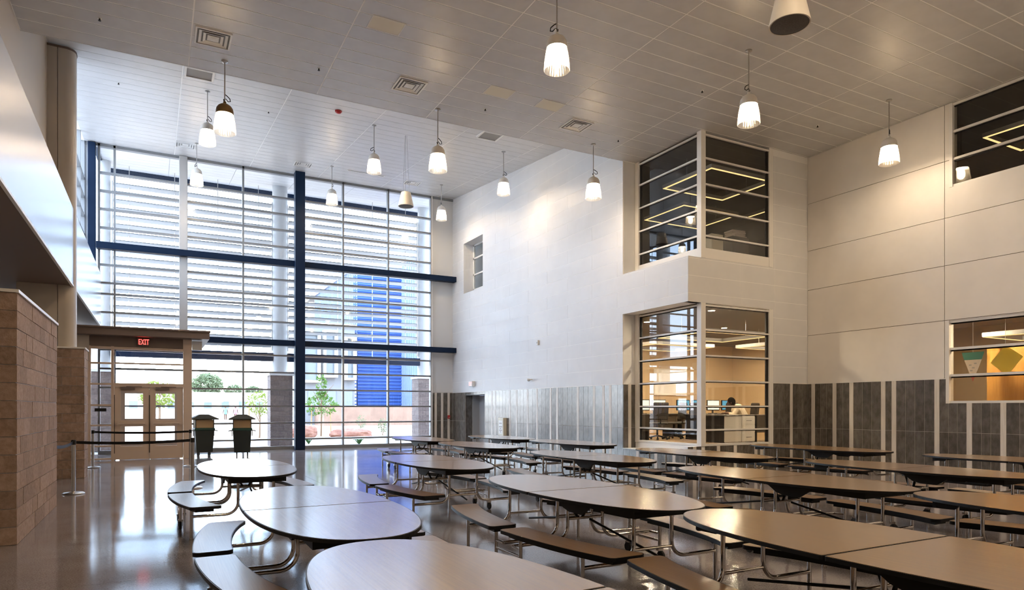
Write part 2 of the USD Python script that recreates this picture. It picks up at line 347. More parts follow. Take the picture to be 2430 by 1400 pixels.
# ---------------------------------------------------------------- bay front wall (plane Y = YB)
Bholes = unary_union([sbox(10.0, .62, 13.608, 3.98), sbox(10.0, 5.03, 13.608, 8.31)])
wf = sgroup('wall_bay')
obj('backing', pris('Y', sbox(XW + .02, 0, XR + .3, 8.3).difference(Bholes), YB + .02, YB + .16), M['wallback'], wf)
obj('backing', pris('Y', sbox(XW + .004, 2.155, XR + .1, 8.0).difference(Bholes), YB + .002, YB + .02), M['wallback'], wf)
panel_grid(wf, 'wall_panel', 'Y', [XW, 12.47, 13.66, XR], [2.15 + .406 * k for k in range(15)], YB, YB + .002, M['wall'], Bholes, gap=.008)
dado(wf, 'Y', XW, XR, YB + .004, YB + .02, [11.0, 11.75, 12.3, 13.2, 13.62 + .65, 13.0], Bholes, tw=.2)
obj('grout', pris('Y', sbox(XW + .01, 0, XR, 2.14).difference(Bholes), YB + .008, YB + .02), M['grout'], wf)
obj('trim_rail', bx(13.608, XR, YB - .004, YB + .02, 2.135, 2.155), M['frame'], wf)
obj('jamb', bx(13.56, 13.61, YB, YB + .16, .62, 3.98), M['frame'], wf)
obj('jamb', bx(13.56, 13.61, YB, YB + .16, 5.03, 8.0), M['frame'], wf)
obj('sill_cap', bx(XW, XG + .1, YB + .003, 14.06, .455, .472), M['wallback'], wf)
obj('sill_riser', bx(XG - .01, XG + .1, YB + .003, 14.06, .472, .62), M['wallback'], wf)

# ---------------------------------------------------------------- far right wall (plane X = XR)
Rholes = unary_union([sbox(5.9, 1.62, 8.19, 3.375), sbox(5.9, 6.21, 8.12, 8.31)])
rw = sgroup('wall_side')
obj('backing', pris('X', sbox(-8, 0, YB + .02, 8.3).difference(Rholes), XR + .02, XR + .16), M['rjoint'], rw)
obj('grout', pris('X', sbox(-8, 0, YB, 2.14).difference(Rholes), XR + .007, XR + .02), M['grout'], rw)
panel_grid(rw, 'wall_panel', 'X', [-8, -3.9, -.95, 2.1, 5.17, 8.22, YB], [2.15, 3.389, 4.56, 5.574, 6.789, 8.0], XR, XR + .02, M['rpanel'], Rholes, gap=.006)
dado(rw, 'X', 3.5, YB, XR + .004, XR + .02, [11.454, 10.845, 10.389, 9.585, 9.331, 8.38, 7.729, 7.1, 6.3, 5.6, 5.2, 4.3, 3.9], Rholes)
obj('tile_field', bx(XR + .004, XR + .02, -8, 3.5, 0, 2.14), TILES[0], rw)
obj('trim_rail', pris('X', sbox(-8, 2.135, YB, 2.155).difference(Rholes), XR - .004, XR + .02), M['frame'], rw)

# ---------------------------------------------------------------- left side: low roof, fascia, clerestory, wall behind the camera
obj('wall_left', MB().add(bx(-4.7, -4.5, -8, YW + .2, 0, 4.3)).add(bx(XL - .12, XL, -8, 17.9, 5.8, 10.2)).add(bx(-6, XL, YW, YW + .2, 0, 3.4)).mesh(), M['tan'], kind='structure')
obj('wall_front', bx(-6, XR + .3, -8.2, -8, 0, 8.4), M['rpanel'], kind='structure')
lr = thing('trim_1', kind='structure')
obj('fascia', bx(-1.63, -1.60, -8, 25.3, 4.17, 5.85), M['fascia'], lr)
obj('soffit', bx(-4.6, -1.63, -8, 25.3, 4.17, 4.22), M['soffit'], lr)
obj('roof_deck', bx(-4.6, -1.63, -8, 25.3, 5.75, 5.85), M['lgray'], lr)
obj('edge_trim', bx(-1.635, -1.592, -8, 25.3, 4.15, 4.19), M['frame'], lr)

# clerestory glazing on the left, above the low roof
w7 = sgroup('window_7')
for y in np.arange(18.0, 25.5, 1.23): obj('mullion', bx(XL - .1, XL + .02, y - .03, y + .03, 5.85, zup(y)), M['alu'], w7)
for z in (5.9, 6.5, 7.1, 7.7, 8.3, 8.9): obj('transom', bx(XL - .1, XL + .02, 17.9, YW, z - .025, z + .025), M['alu'], w7)
obj('pane', bx(XL - .05, XL - .04, 17.9, YW, 5.85, 10.0), M['pane'], w7)

# clad column on the left
pc = thing('clad_column', 'tan metal clad column with rounded edge rising through the low roof on the left', 'column', (0, 0, 0))
prof = unary_union([sbox(-2.6, 17.2, -1.76, 17.7), sbox(-2.6, 17.2, -1.56, 17.7).buffer(-.2).buffer(.2)])
p1 = prof.intersection(sbox(-1.875, 0, 0, 30)); p2 = prof.intersection(sbox(-3, 0, -1.885, 30))
obj('cladding', prism(p1, 2.84, 9.32), M['tan'], pc, smooth=40); obj('cladding', prism(p2, 2.84, 9.32), M['tan'], pc, smooth=40)
obj('top_collar', prism(prof.buffer(.012), 9.27, 9.31), M['brown'], pc)

# ---------------------------------------------------------------- block piers on the left
def brick_pier(label, x0, x1, y0, y1, split_x):
    t = thing('block_pier', label, 'pier', ((x0 + x1) / 2, (y0 + y1) / 2, 0))
    cx, cy = (x0 + x1) / 2, (y0 + y1) / 2
    H, h = 2.80, .2
    n = round((y1 - y0) / .42)
    for c in range(14):
        ysb = [y0 + (y1 - y0) * k / n for k in range(n + 1)]
        if c % 2: ysb = [y0] + [(a + b) / 2 for a, b in zip(ysb, ysb[1:])] + [y1]
        xs = [x0, x1] if not split_x else ([x0, x0 + .3, x1] if c % 2 else [x0, x0 + .14, x0 + .4, x1])
        for i in range(len(xs) - 1):
            for j in range(len(ysb) - 1):
                d = rnd.uniform(0, .006)
                obj('block', bx(xs[i] + .004 - d - cx, xs[i + 1] - .004 + d - cx, ysb[j] + .004 - d - cy, ysb[j + 1] - .004 + d - cy, c * h + .004, (c + 1) * h - .004), BRICKS[rnd.randrange(3)], t)
    obj('mortar_core', bx(x0 + .012 - cx, x1 - .012 - cx, y0 + .012 - cy, y1 - .012 - cy, 0, H), M['gray'], t)
    obj('cap', bx(x0 - .02 - cx, x1 + .02 - cx, y0 - .02 - cy, y1 + .02 - cy, H, H + .035), M['frame'], t)
brick_pier('long split-face block pier at the left edge, nearest the camera', -1.87, -1.37, 9.1, 12.46, False)
brick_pier('brown split-face block pier under the tan column, beyond the first stanchion', -1.93, -1.385, 17.08, 17.93, True)

# ---------------------------------------------------------------- window_1: the big curtain wall
w1 = sgroup('window_1')
vx = [-1.66, -1.224, .80, 2.716, 4.58, 6.271, 8.046, 9.84]
hz = [.06, .37, .97, 1.58, 2.19, 2.81, 3.43, 3.87, 4.65, 5.25, 5.61, 6.2, 6.77, 7.41, 8.02, 8.61, 9.2, 10.08]
for x in vx:
    if x in (.80, 4.58): continue
    obj('mullion', bx(x - .03, x + .03, YW - .05, YW + .12, 0, 10.13), M['alu'], w1)
for z in hz:
    h = .06 if z == .06 else .028
    obj('transom', bx(-1.69, 9.87, YW - .045, YW + .115, z - h, z + h), M['alu'], w1)
for i in range(len(vx) - 1):
    for j in range(len(hz) - 1):
        obj('pane', bx(vx[i] + .02, vx[i + 1] - .02, YW + .03, YW + .05, hz[j] + .02, hz[j + 1] - .02), M['pane'], w1)
obj('jamb', bx(9.84, 9.89, YW - .06, YW + .15, 0, 10.13), M['frame'], w1)
obj('head', bx(XL, XW, YW - .05, YW + .12, 10.04, 10.16), M['alu'], w1)
obj('jamb_post', bx(-2.07, -1.96, YW - .02, YW + .15, 4.0, 10.13), M['gray'], w1)

obj('steel_column', rbx(4.41, 4.75, YW - .62, YW - .30, 0, 10.08, .012), M['navy'], label='dark navy steel column standing full height in the middle of the window wall', cat='column')
obj('steel_column', rbx(-1.955, -1.74, YW - .25, YW - .05, 4.2, 10.08, .012), M['navy'], label='navy steel column at the far left end of the window wall', cat='column')
obj('grey_column', rbx(.673, .925, YW - .20, YW - .02, 3.8, 10.1, .012), M['gray'], label='slim grey column in the window wall above the vestibule roof', cat='column')
obj('steel_beam', rbx(-1.72, XW, YW - .40, YW - .10, 6.66, 6.87, .01), M['navy'], label='navy steel beam crossing the window wall at mid height', cat='beam')
obj('steel_beam', rbx(.9, XW, YW - .40, YW - .10, 3.77, 3.97, .01), M['navy'], label='navy steel beam crossing the window wall at vestibule roof level', cat='beam')

# ---------------------------------------------------------------- bay windows
def bay_window(name, zs, base, top):
    w = sgroup(name)
    z0, z1 = zs[0], zs[-1]
    obj('corner_post', bx(XG - .03, XG + .11, YB - .012, YB + .13, base, top), M['frame'], w)
    obj('jamb', bx(XG - .026, XG + .06, 13.90, 14.045, base, top), M['frame'], w)
    obj('jamb', bx(13.46, 13.558, YB - .004, YB + .08, base, top), M['frame'], w)
    obj('gasket', bx(13.40, 13.46, YB + .03, YB + .08, z0, z1), M['blackm'], w)
    obj('gasket', bx(XG + .02, XG + .06, 13.84, 13.90, z0, z1), M['blackm'], w)
    for k, z in enumerate(zs):
        h = .019
        obj('transom', bx(XG - .015, XG + .045, YB, 14.0, z - h, z + h), M['frame'], w)
        obj('transom', bx(XG, 13.5, YB + .005, YB + .065, z - h, z + h), M['frame'], w)
        obj('gasket', bx(XG + .03, XG + .06, YB, 14.0, z - h - .02, z - h), M['blackm'], w)
        obj('gasket', bx(XG, 13.5, YB + .05, YB + .08, z - h - .02, z - h), M['blackm'], w)
    obj('sill', MB().add(bx(XG - .02, XG + .1, YB + .02, 14.04, base, z0 - .02)).add(bx(XG + .05, 13.556, YB + .003, YB + .12, base, z0 - .02)), M['frame'], w)
    for a, b in zip(zs, zs[1:]):
        obj('pane', bx(XG + .03, XG + .04, YB + .1, 13.92, a + .02, b - .02), M['pane_in'], w)
        obj('pane', bx(XG + .1, 13.42, YB + .045, YB + .055, a + .02, b - .02), M['pane_in'], w)
bay_window('window_2', [5.25, 5.56, 6.16, 6.77, 7.38, 7.93], 5.034, 7.998)
bay_window('window_3', [.66, 1.0, 1.56, 2.155, 2.75, 3.355, 3.93], .624, 3.976)

def side_window(name, y0, y1, zs):
    w = sgroup(name)
    for y in (y0, y1): obj('jamb', bx(XR - .01, XR + .16, y - .045, y + .02, zs[0] - .03, zs[-1] + .03), M['frame'], w)
    for z in zs:
        obj('transom', bx(XR + .02, XR + .09, y0, y1, z - .025, z + .025), M['frame'], w)
        obj('gasket', bx(XR + .06, XR + .1, y0, y1, z - .05, z - .025), M['blackm'], w)
    for a, b in zip(zs, zs[1:]): obj('pane', bx(XR + .06, XR + .07, y0, y1, a + .02, b - .02), M['pane_in'], w)
side_window('window_4', 5.92, 8.10, [6.235, 6.80, 7.38, 7.96])
side_window('window_5', 5.92, 8.17, [1.645, 2.209, 2.775, 3.35])
w6 = sgroup('window_6')
for z in (6.25, 6.85, 7.5, 8.02): obj('transom', bx(XG, XG + .06, 22.57, 24.34, z - .03, z + .03), M['frame'], w6)
for y in (22.6, 24.3): obj('jamb', bx(XG, XG + .06, y - .04, y + .04, 6.07, 8.05), M['frame'], w6)
for a, b in ((6.25, 6.85), (6.85, 7.5), (7.5, 8.02)): obj('pane', bx(XG + .03, XG + .04, 22.6, 24.3, a, b), M['pane_in'], w6)
obj('sill_reveal', bx(XW + .02, XG + .06, 22.57, 24.34, 6.0, 6.07), M['wallback'], w6)
obj('shade_box', MB().add(bx(XG + .4, XG + .45, 22, 25, 5.5, 8.6)).add(bx(XG + .06, XG + .45, 22, 25, 5.5, 5.55)).add(bx(XG + .06, XG + .45, 22, 25, 8.55, 8.6)), M['grille'], w6)

# ---------------------------------------------------------------- vestibule
YV = 22.43
obj('vestibule_roof', MB().add(rbx(-2.05, 1.404, 21.95, 25.35, 3.585, 3.80, .01)).add(rbx(-2.07, 1.425, 21.9, 25.35, 3.78, 3.83, .008)), M['brown'], label='flat brown metal roof over the entrance vestibule', cat='roof')
vb = thing('vestibule_frame', 'tan metal entrance vestibule frame with glass sidelight and transom', 'vestibule', (0, YV, 0))
obj('post', bx(.70, .937, -.06, .10, 0, 3.585), M['vest'], vb)
obj('post', bx(-1.74, -1.66, -.06, .06, 0, 3.3), M['vest'], vb)
obj('post', bx(-1.165, -1.09, -.06, .06, 0, 3.3), M['vest'], vb)
obj('post', bx(-2.02, -1.70, -.1, .1, 2.85, 3.585), M['tan'], vb)
obj('header', bx(-1.74, .937, -.04, .10, 3.27, 3.585), M['brown'], vb)
obj('rail', bx(-1.70, .72, -.05, .06, 3.22, 3.29), M['vest'], vb)
obj('rail', bx(-1.12, .72, -.05, .06, 2.135, 2.24), M['vest'], vb)
obj('rail', bx(-1.12, .72, -.03, .05, 2.80, 2.84), M['vest'], vb)
for z in (.05, .42, 1.02, 1.60, 2.21, 2.81): obj('rail', bx(-1.70, -1.12, -.05, .05, z - .025, z + .025), M['vest'], vb)
for a, b in ((.05, .42), (.42, 1.02), (1.02, 1.6), (1.6, 2.21), (2.21, 2.81), (2.81, 3.25)): obj('pane', bx(-1.68, -1.14, 0, .012, a, b), M['pane'], vb)
for a, b in ((2.22, 2.81), (2.83, 3.24)): obj('pane', bx(-1.1, .71, 0, .012, a, b), M['pane'], vb)
# side wall of the vestibule, towards the bins
obj('side_post', bx(.84, .90, 2.9, 3.0, 0, 3.585), M['vest'], vb)
for z in (.05, .97, 2.19, 3.2): obj('side_rail', bx(.84, .90, .1, 3.0, z - .025, z + .025), M['vest'], vb)
for a, b in ((.05, .97), (.97, 2.19), (2.19, 3.2)): obj('pane', bx(.865, .875, .1, 2.95, a, b), M['pane'], vb)
obj('operator_box', bx(.95, 1.22, -.05, .2, 3.28, 3.55), M['lgray'], vb)
obj('door_plate', bx(-1.57, -1.28, -.03, -.005, 1.42, 1.51), M['blackm'], vb)
def vest_door(name, x0, x1, y, full):
    d = thing(name, kind='structure')
    obj('frame', pris('Y', sbox(x0, .02, x1, 2.13).difference(unary_union([sbox(x0 + .16, 1.16, x1 - .16, 2.0), sbox(x0 + .16, .40, x1 - .16, .98)])), y, y + .045), M['vest'], d)
    for a, b in ((1.16, 2.0), (.40, .98)):
        obj('pane', bx(x0 + .15, x1 - .15, y + .018, y + .026, a - .01, b + .01), M['pane'], d)
    if full:
        obj('push_bar', MB().add(tube([(x0 + .05, y - .07, 1.06), (x1 - .05, y - .07, 1.06)], .02, 8)).add(bx(x0 + .04, x0 + .10, y - .09, y, 1.02, 1.10)).add(bx(x1 - .10, x1 - .04, y - .09, y, 1.02, 1.10)), M['vest'], d)
        obj('closer', MB().add(bx(x0 + .16, x0 + .52, y - .08, y, 2.05, 2.13)).add(bx(x0 + .3, x0 + .7, y - .05, y - .03, 2.13, 2.15)), M['brown'], d)
        obj('hinge', bx(x0 - .01, x0 + .01, y - .02, y + .01, .2, 1.9), M['blackm'], d)
vest_door('door_1', -1.085, -.20, YV - .02, True)
vest_door('door_2', -.19, .695, YV - .02, True)
vest_door('door_4', -1.085, -.20, YW - .16, False)
vest_door('door_5', -.19, .695, YW - .16, False)

def exit_sign(label, loc, ax, glow, housing):
    t = thing('exit_sign', label, 'exit sign', loc)
    def flip(m):
        v, f = m if isinstance(m, tuple) else (np.asarray(m.vertices), np.asarray(m.faces))
        return (v, f)
    if ax == 'Y':
        obj('housing', rbx(-.16, .16, -.03, .03, -.11, .11, .008), housing, t)
        tm = meshkit.text_mesh('EXIT', .15, .006, bold=True); v = np.array(tm.vertices); v[:, 0] -= v[:, 0].mean(); v[:, 0] *= .27 / (v[:, 0].max() - v[:, 0].min()); v[:, 1] -= .075
        obj('letters', (np.stack([v[:, 0], -.03 - v[:, 2], v[:, 1]], 1), tm.faces), glow, t, label='glowing red letters')
    else:
        obj('housing', rbx(-.14, .0, -.15, .15, -.1, .1, .008), housing, t)
        tm = meshkit.text_mesh('EXIT', .13, .004, bold=True); v = np.array(tm.vertices); v[:, 0] -= v[:, 0].mean(); v[:, 0] *= .25 / (v[:, 0].max() - v[:, 0].min()); v[:, 1] -= .065
        obj('letters', (np.stack([-.14 - v[:, 2], -v[:, 0], v[:, 1]], 1), tm.faces), glow, t, label='pink letters')
exit_sign('red lit EXIT sign on the brown header above the double doors', (-.355, YV - .09, 3.455), 'Y', M['exitglow'], M['exitbox'])
exit_sign('small white EXIT sign on the white wall above the navy door', (XW, 23.40, 2.45), 'X', M['exitpink'], M['white'])

# ---------------------------------------------------------------- rooms behind the interior glass
def room(x0, x1, y0, y1, z0, z1, wall, ceil, floor, back=None):
    struct('floor_lab', bx(x0, x1, y0, y1, z0 - .1, z0), floor)
    struct('ceiling_lab', bx(x0, x1, y0, y1, z1, z1 + .1), ceil)
    struct('wall_lab', bx(x0, x1, y1, y1 + .1, z0, z1), back or wall)
    struct('wall_lab', bx(x1, x1 + .1, y0, y1, z0, z1), wall)
    return
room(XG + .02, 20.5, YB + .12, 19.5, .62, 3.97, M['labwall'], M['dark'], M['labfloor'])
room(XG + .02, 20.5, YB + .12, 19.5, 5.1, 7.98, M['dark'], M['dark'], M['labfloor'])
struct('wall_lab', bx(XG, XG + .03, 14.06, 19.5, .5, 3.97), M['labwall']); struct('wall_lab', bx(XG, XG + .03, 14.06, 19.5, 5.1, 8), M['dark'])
struct('wall_lab', bx(15.0, 20.5, YB + .1, YB + .2, .5, 8), M['labwall'])
struct('wall_lab', bx(XR + .16, 18.6, 4.4, 4.5, .5, 8.1), M['labwall']); struct('wall_lab', bx(18.5, 18.6, 4.4, YB + .1, .5, 8.1), M['labwall'])
struct('ceiling_lab', bx(XR + .16, 18.6, 4.4, YB + .1, 3.6, 3.7), M['labgrey']); struct('floor_lab', bx(XR + .16, 18.6, 4.4, YB + .1, .5, .6), M['labfloor'])
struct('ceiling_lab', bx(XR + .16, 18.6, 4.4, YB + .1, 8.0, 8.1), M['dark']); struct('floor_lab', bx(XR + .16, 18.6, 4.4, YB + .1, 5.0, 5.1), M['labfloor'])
struct('wall_lab', bx(XR + .16, 18.6, YB - .02, YB + .1, .5, 8.1), M['labgrey'])

def led_ring(label, cx, cy, z, a, b, grp):
    t = thing('light_ring', label, 'light', (cx, cy, z), group=grp)
    poly = sbox(-a, -b, a, b).difference(sbox(-a + .07, -b + .07, a - .07, b - .07))
    obj('housing', prism(poly, 0, .09), M['gray'], t); obj('glow_strip', prism(poly.buffer(-.01), -.012, 0), M['led'], t)
    for sx_ in (-1, 1): obj('cable', tube([(sx_ * (a - .035), 0, .09), (sx_ * (a - .035), 0, .52)], .006, 5), M['steel'], t)
led_ring('square glowing light ring hanging in the upper room, nearest the corner glass', 13.1, 13.0, 7.42, 1.1, .9, None)
led_ring('square glowing light ring hanging in the upper room, second from the corner glass', 14.6, 15.6, 7.42, 1.1, .9, None)
led_ring('square glowing light ring deep in the upper room, to the right', 17.2, 14.0, 7.42, 1.1, .9, None)
led_ring('square glowing light ring in the computer room, nearest the corner glass', 13.2, 13.2, 3.42, 1.2, .9, None)
led_ring('square glowing light ring in the computer room, second from the corner glass', 14.2, 16.3, 3.42, 1.2, .9, None)
led_ring('square glowing light ring in the computer room, far right', 17.4, 14.4, 3.42, 1.2, .9, None)
led_ring('square glowing light ring behind the low window on the far right', 16.7, 6.9, 3.07, .8, 1.1, None)
led_ring('square glowing light ring behind the high window on the far right', 16.7, 6.9, 7.42, .8, 1.1, None)

def added_downlight(label, x, y, z):  # fittings added to brighten the rooms behind the interior glass
    t = thing('added_downlight', label, 'light', (x, y, z), group='added fill lights behind the interior glass')
    obj('glow', lathe([(0, -.004), (.08, -.004), (.08, 0), (0, 0)], 16), M['added_downlight'], t); obj('trim', lathe([(.08, 0), (.08, -.012), (.10, -.012), (.10, 0)], 20), M['frame'], t)
for x, c in ((12.3, 'left'), (15.3, 'middle'), (18.3, 'right')):
    for y, r in ((12.4, 'front'), (14.9, 'second'), (17.4, 'back')): added_downlight(f'added round fill light in the computer room ceiling, {r} row, {c} one', x, y, 3.97)
for y, r in ((5.6, 'nearer'), (8.0, 'farther')): added_downlight(f'added round fill light behind the low window on the far right, {r} one', 15.7, y, 3.6)
LF = .62
t = thing('whiteboard', 'bright white board on the back wall of the computer room', 'whiteboard', (17.2, 19.46, 0))
obj('board', bx(-.75, .75, 0, .03, 2.05, 2.95), M['board'], t); obj('rim', pris('Y', sbox(-.8, 2.0, .8, 3.0).difference(sbox(-.75, 2.05, .75, 2.95)), -.01, .03), M['frame'], t)
t = thing('wood_door', 'honey wood door at the right side of the computer room', 'door', (17.9, 14.9, LF))
obj('leaf', bx(-.5, .5, 0, .05, 0, 2.1), M['wood'], t); obj('handle', tube([(-.42, -.05, 1), (-.30, -.05, 1)], .012, 6), M['steel'], t); obj('frame', pris('Y', sbox(-.58, 0, .58, 3.0).difference(sbox(-.5, 0, .5, 2.12)).difference(sbox(-.5, 2.2, .5, 2.92)), -.02, .08), M['blackm'], t); obj('transom_glass', bx(-.5, .5, .02, .03, 2.2, 2.92), M['labwall'], t)

def desk(label, x0, x1, y, d, front, cab):
    t = thing('computer_desk', label, 'desk', ((x0 + x1) / 2, y, LF))
    w = (x1 - x0) / 2
    obj('desktop', rbx(-w, w, 0, d, .69, .72, .008), M['deskdark'], t)
    obj('modesty_panel', bx(-w + .05, (w - .45 if cab else w - .05), .03, .06, .02 if cab else .25, .69), front, t)
    for s in (-1, 1): obj('leg', bx(s * (w - .05) - .025, s * (w - .05) + .025, .05, d - .05, 0, .69), M['blackm'], t)
    if cab:
        obj('drawer_cabinet', bx(w - .45, w, .0, .5, .02, .69), M['white'], t)
        for k in range(3):
            dr = obj('drawer', bx(w - .44, w - .01, -.015, 0, .04 + .215 * k, .235 + .215 * k), M['white'], t)
            obj('pull', bx(w - .32, w - .14, -.03, -.015, .13 + .215 * k, .15 + .215 * k), M['gray'], dr)
    return t
desk('white fronted desk with drawers just inside the corner glass', 12.78, 13.88, 12.45, .7, M['white'], True)
desk('dark desk beside the white fronted desk, half behind the frame', 13.95, 15.2, 12.45, .7, M['deskdark'], False)
desk('long dark computer desk in the middle of the lab, left run', 12.3, 14.5, 16.0, .75, M['deskdark'], False)
desk('long dark computer desk in the middle of the lab, right run', 14.6, 17.4, 16.0, .75, M['deskdark'], False)
desk('dark computer desk along the glass side of the lab', 11.6, 12.2, 14.6, 1.4, M['deskdark'], False)
desk('dark desk at which the person in the white shirt works', 13.4, 14.4, 14.0, .6, M['deskdark'], False)
def monitor(loc, mat, label, rz=0):
    t = thing('monitor', label, 'monitor', loc, rz)
    obj('case', rbx(-.27, .27, 0, .04, .10, .44, .006), M['blackm'], t); obj('screen', bx(-.25, .25, -.004, 0, .125, .42), mat, t)
    obj('stand', MB().add(bx(-.03, .03, .02, .05, 0, .2)).add(bx(-.12, .12, -.05, .12, 0, .012)), M['blackm'], t)
dz = LF + .72
names = ['leftmost', 'second', 'third', 'fourth', 'fifth', 'sixth', 'seventh']
for k, x in enumerate([12.6, 13.25, 13.9, 14.9, 15.55, 16.2, 16.85]):
    mt = M['screenw'] if k in (1, 2, 5) else M['screen']
    monitor((x, 16.25, dz), mt, f'flat monitor with {"pale" if k in (1,2,5) else "blue"} screen on the long lab desks, {names[k]} from the left')
def office_chair(name_label, loc, rz, low=0.0):
    t = thing('office_chair', name_label, 'chair', loc, rz)
    obj('seat', rbx(-.24, .24, -.24, .24, .43 - low, .49 - low, .03), M['mesh'], t)
    v, f = MB().add(rbx(-.23, .23, -.03, .03, 0, .5, .03)).mesh()
    obj('backrest', tf((v, f), (0, .24, .56 - low), rx=-.12), M['mesh'], t)
    obj('post', tube([(0, 0, .1), (0, 0, .43 - low)], .03, 8), M['blackm'], t)
    obj('star_base', MB().add(tube([(0, 0, .12), (.28, 0, .06)], .02, 6)).add(tube([(0, 0, .12), (.09, .27, .06)], .02, 6)).add(tube([(0, 0, .12), (-.23, .16, .06)], .02, 6)).add(tube([(0, 0, .12), (-.23, -.16, .06)], .02, 6)).add(tube([(0, 0, .12), (.09, -.27, .06)], .02, 6)), M['blackm'], t)
    for a in range(5): obj('caster', tf(lathe([(0, -.02), (.03, -.02), (.03, .02), (0, .02)], 8), (.28 * math.cos(a * 1.2566), .28 * math.sin(a * 1.2566), .03), rx=PI / 2), M['rubber'], t)
    obj('back_bar', tube([(0, .1, .44 - low), (0, .26, .46 - low), (0, .28, .6 - low)], .02, 6), M['blackm'], t)
    return t
ch = office_chair('black mesh office chair at the lab desk, left of the corner glass post', (12.55, 14.75, LF), 160)
for x, y, r, l in ((13.3, 14.9, 200, 'black mesh office chair at the lab desk, right of the corner glass post'), (14.2, 15.3, 185, 'black mesh office chair behind the white fronted desk'), (15.6, 15.1, 170, 'black mesh office chair pushed up to the right run of lab desks'), (16.6, 15.2, 190, 'black mesh office chair at the far right of the lab desks')):
    dup(ch, (x, y, LF), r, l)

# person at the desk: one continuous figure leaning over the desk, seen from behind the glass
def limb(chain):
    out = m3.Manifold()
    for (a, ra), (b, rb) in zip(chain, chain[1:]):
        s1 = m3.Manifold.sphere(ra, 16).translate(a); s2 = m3.Manifold.sphere(rb, 16).translate(b)
        out = out + m3.Manifold.batch_hull([s1, s2])
    return out
def smooth_m(man, it=8, l=.02):
    q = man.refine_to_length(l).to_mesh(); tm = trimesh.Trimesh(q.vert_properties[:, :3], q.tri_verts, process=True)
    trimesh.smoothing.filter_taubin(tm, iterations=it); return tm
pe = thing('person', 'person with short black hair and white shirt leaning over a desk in the computer room', 'person', (14.62, 13.50, LF), -50)
hip, chest, neck = (0, .05, .50), (-.16, -.02, .84), (-.25, -.05, .95)
body = limb([(hip, .15), ((-.07, .03, .68), .15), (chest, .16)]) + limb([((-.17, -.20, .87), .075), ((-.17, .17, .87), .075)]) + limb([(chest, .09), (neck, .06), ((-.30, -.08, 1.0), .06)])
head = (m3.Manifold.sphere(.1, 24).scale((1.0, .82, 1.2)).rotate((0, -18, 0)).translate((-.25, -.09, 1.14)) + m3.Manifold.sphere(.02, 10).scale((1.3, .8, 1)).translate((-.345, -.10, 1.11)) + m3.Manifold.sphere(.028, 10).scale((.6, .4, 1.1)).translate((-.24, -.005, 1.12)) + m3.Manifold.sphere(.028, 10).scale((.6, .4, 1.1)).translate((-.24, -.175, 1.12)) + m3.Manifold.sphere(.05, 12).translate((-.30, -.09, 1.06))).translate((-.09, 0, -.075))
for s in (-1, 1):
    y = -.02 + .18 * s
    body = body + limb([((-.17, y, .87), .06), ((-.27, y * 1.5, .68), .048), ((-.44, y * 1.1, .76), .034)])
    hand = limb([((-.44, y * 1.1, .76), .034), ((-.50, y * 1.05, .755), .03)])
    for q in range(4):
        yy = y * 1.05 + (q - 1.5) * .02; L = (.075, .085, .08, .065)[q]
        hand = hand + limb([((-.51, yy, .755), .0095), ((-.51 - L * .5, yy, .762), .009), ((-.51 - L, yy, .745), .008)])
    hand = hand + limb([((-.47, y * 1.05 - s * .025, .75), .011), ((-.51, y * 1.05 - s * .055, .748), .009)])
    body = body + hand + limb([((0, .10 + .09 * s, .50), .10), ((-.42, .06 + .12 * s, .50), .07), ((-.40, .06 + .12 * s, .08), .045), ((-.52, .06 + .12 * s, .05), .04)])
obj('body', smooth_m(body + head, 6, .018), M['skin'], pe, smooth=True)
shirt = limb([((0, .10, .56), .165), ((-.07, .03, .68), .175), (chest, .182)]) + limb([((-.17, -.20, .87), .088), ((-.17, .17, .87), .088)])
for s in (-1, 1):
    y = -.02 + .18 * s
    shirt = shirt + limb([((-.17, y, .87), .078), ((-.27, y * 1.5, .68), .064), ((-.36, y * 1.25, .735), .046)])
obj('shirt', smooth_m(shirt, 6, .03), M['shirt'], pe, smooth=True)
tr = m3.Manifold()
for s in (-1, 1): tr = tr + limb([((0, .10 + .09 * s, .50), .112), ((-.42, .06 + .12 * s, .50), .082), ((-.40, .06 + .12 * s, .12), .06)])
obj('trousers', smooth_m(tr + limb([(hip, .158), ((0, .1, .54), .155)]), 6, .03), M['trousers'], pe, smooth=True)
hr = (m3.Manifold.sphere(.108, 24).scale((1.02, .86, 1.18)).rotate((0, -18, 0)).translate((-.235, -.09, 1.155)) - m3.Manifold.cube((.3, .4, .3)).rotate((0, -18, 0)).translate((-.58, -.3, .87)) - m3.Manifold.cube((.4, .4, .2)).translate((-.45, -.3, .86))).translate((-.09, 0, -.075))
obj('hair', smooth_m(hr, 3, .02), M['hair'], pe, smooth=True)
for s in (-1, 1): obj('eye', tf(MB().add(m3.Manifold.sphere(.011, 10)).mesh(), (-.425, -.09 + .032 * s, 1.07)), M['hair'], pe, smooth=True)
st = office_chair('black mesh office chair under the person in the white shirt', (14.66, 13.48, LF), -140, .13)

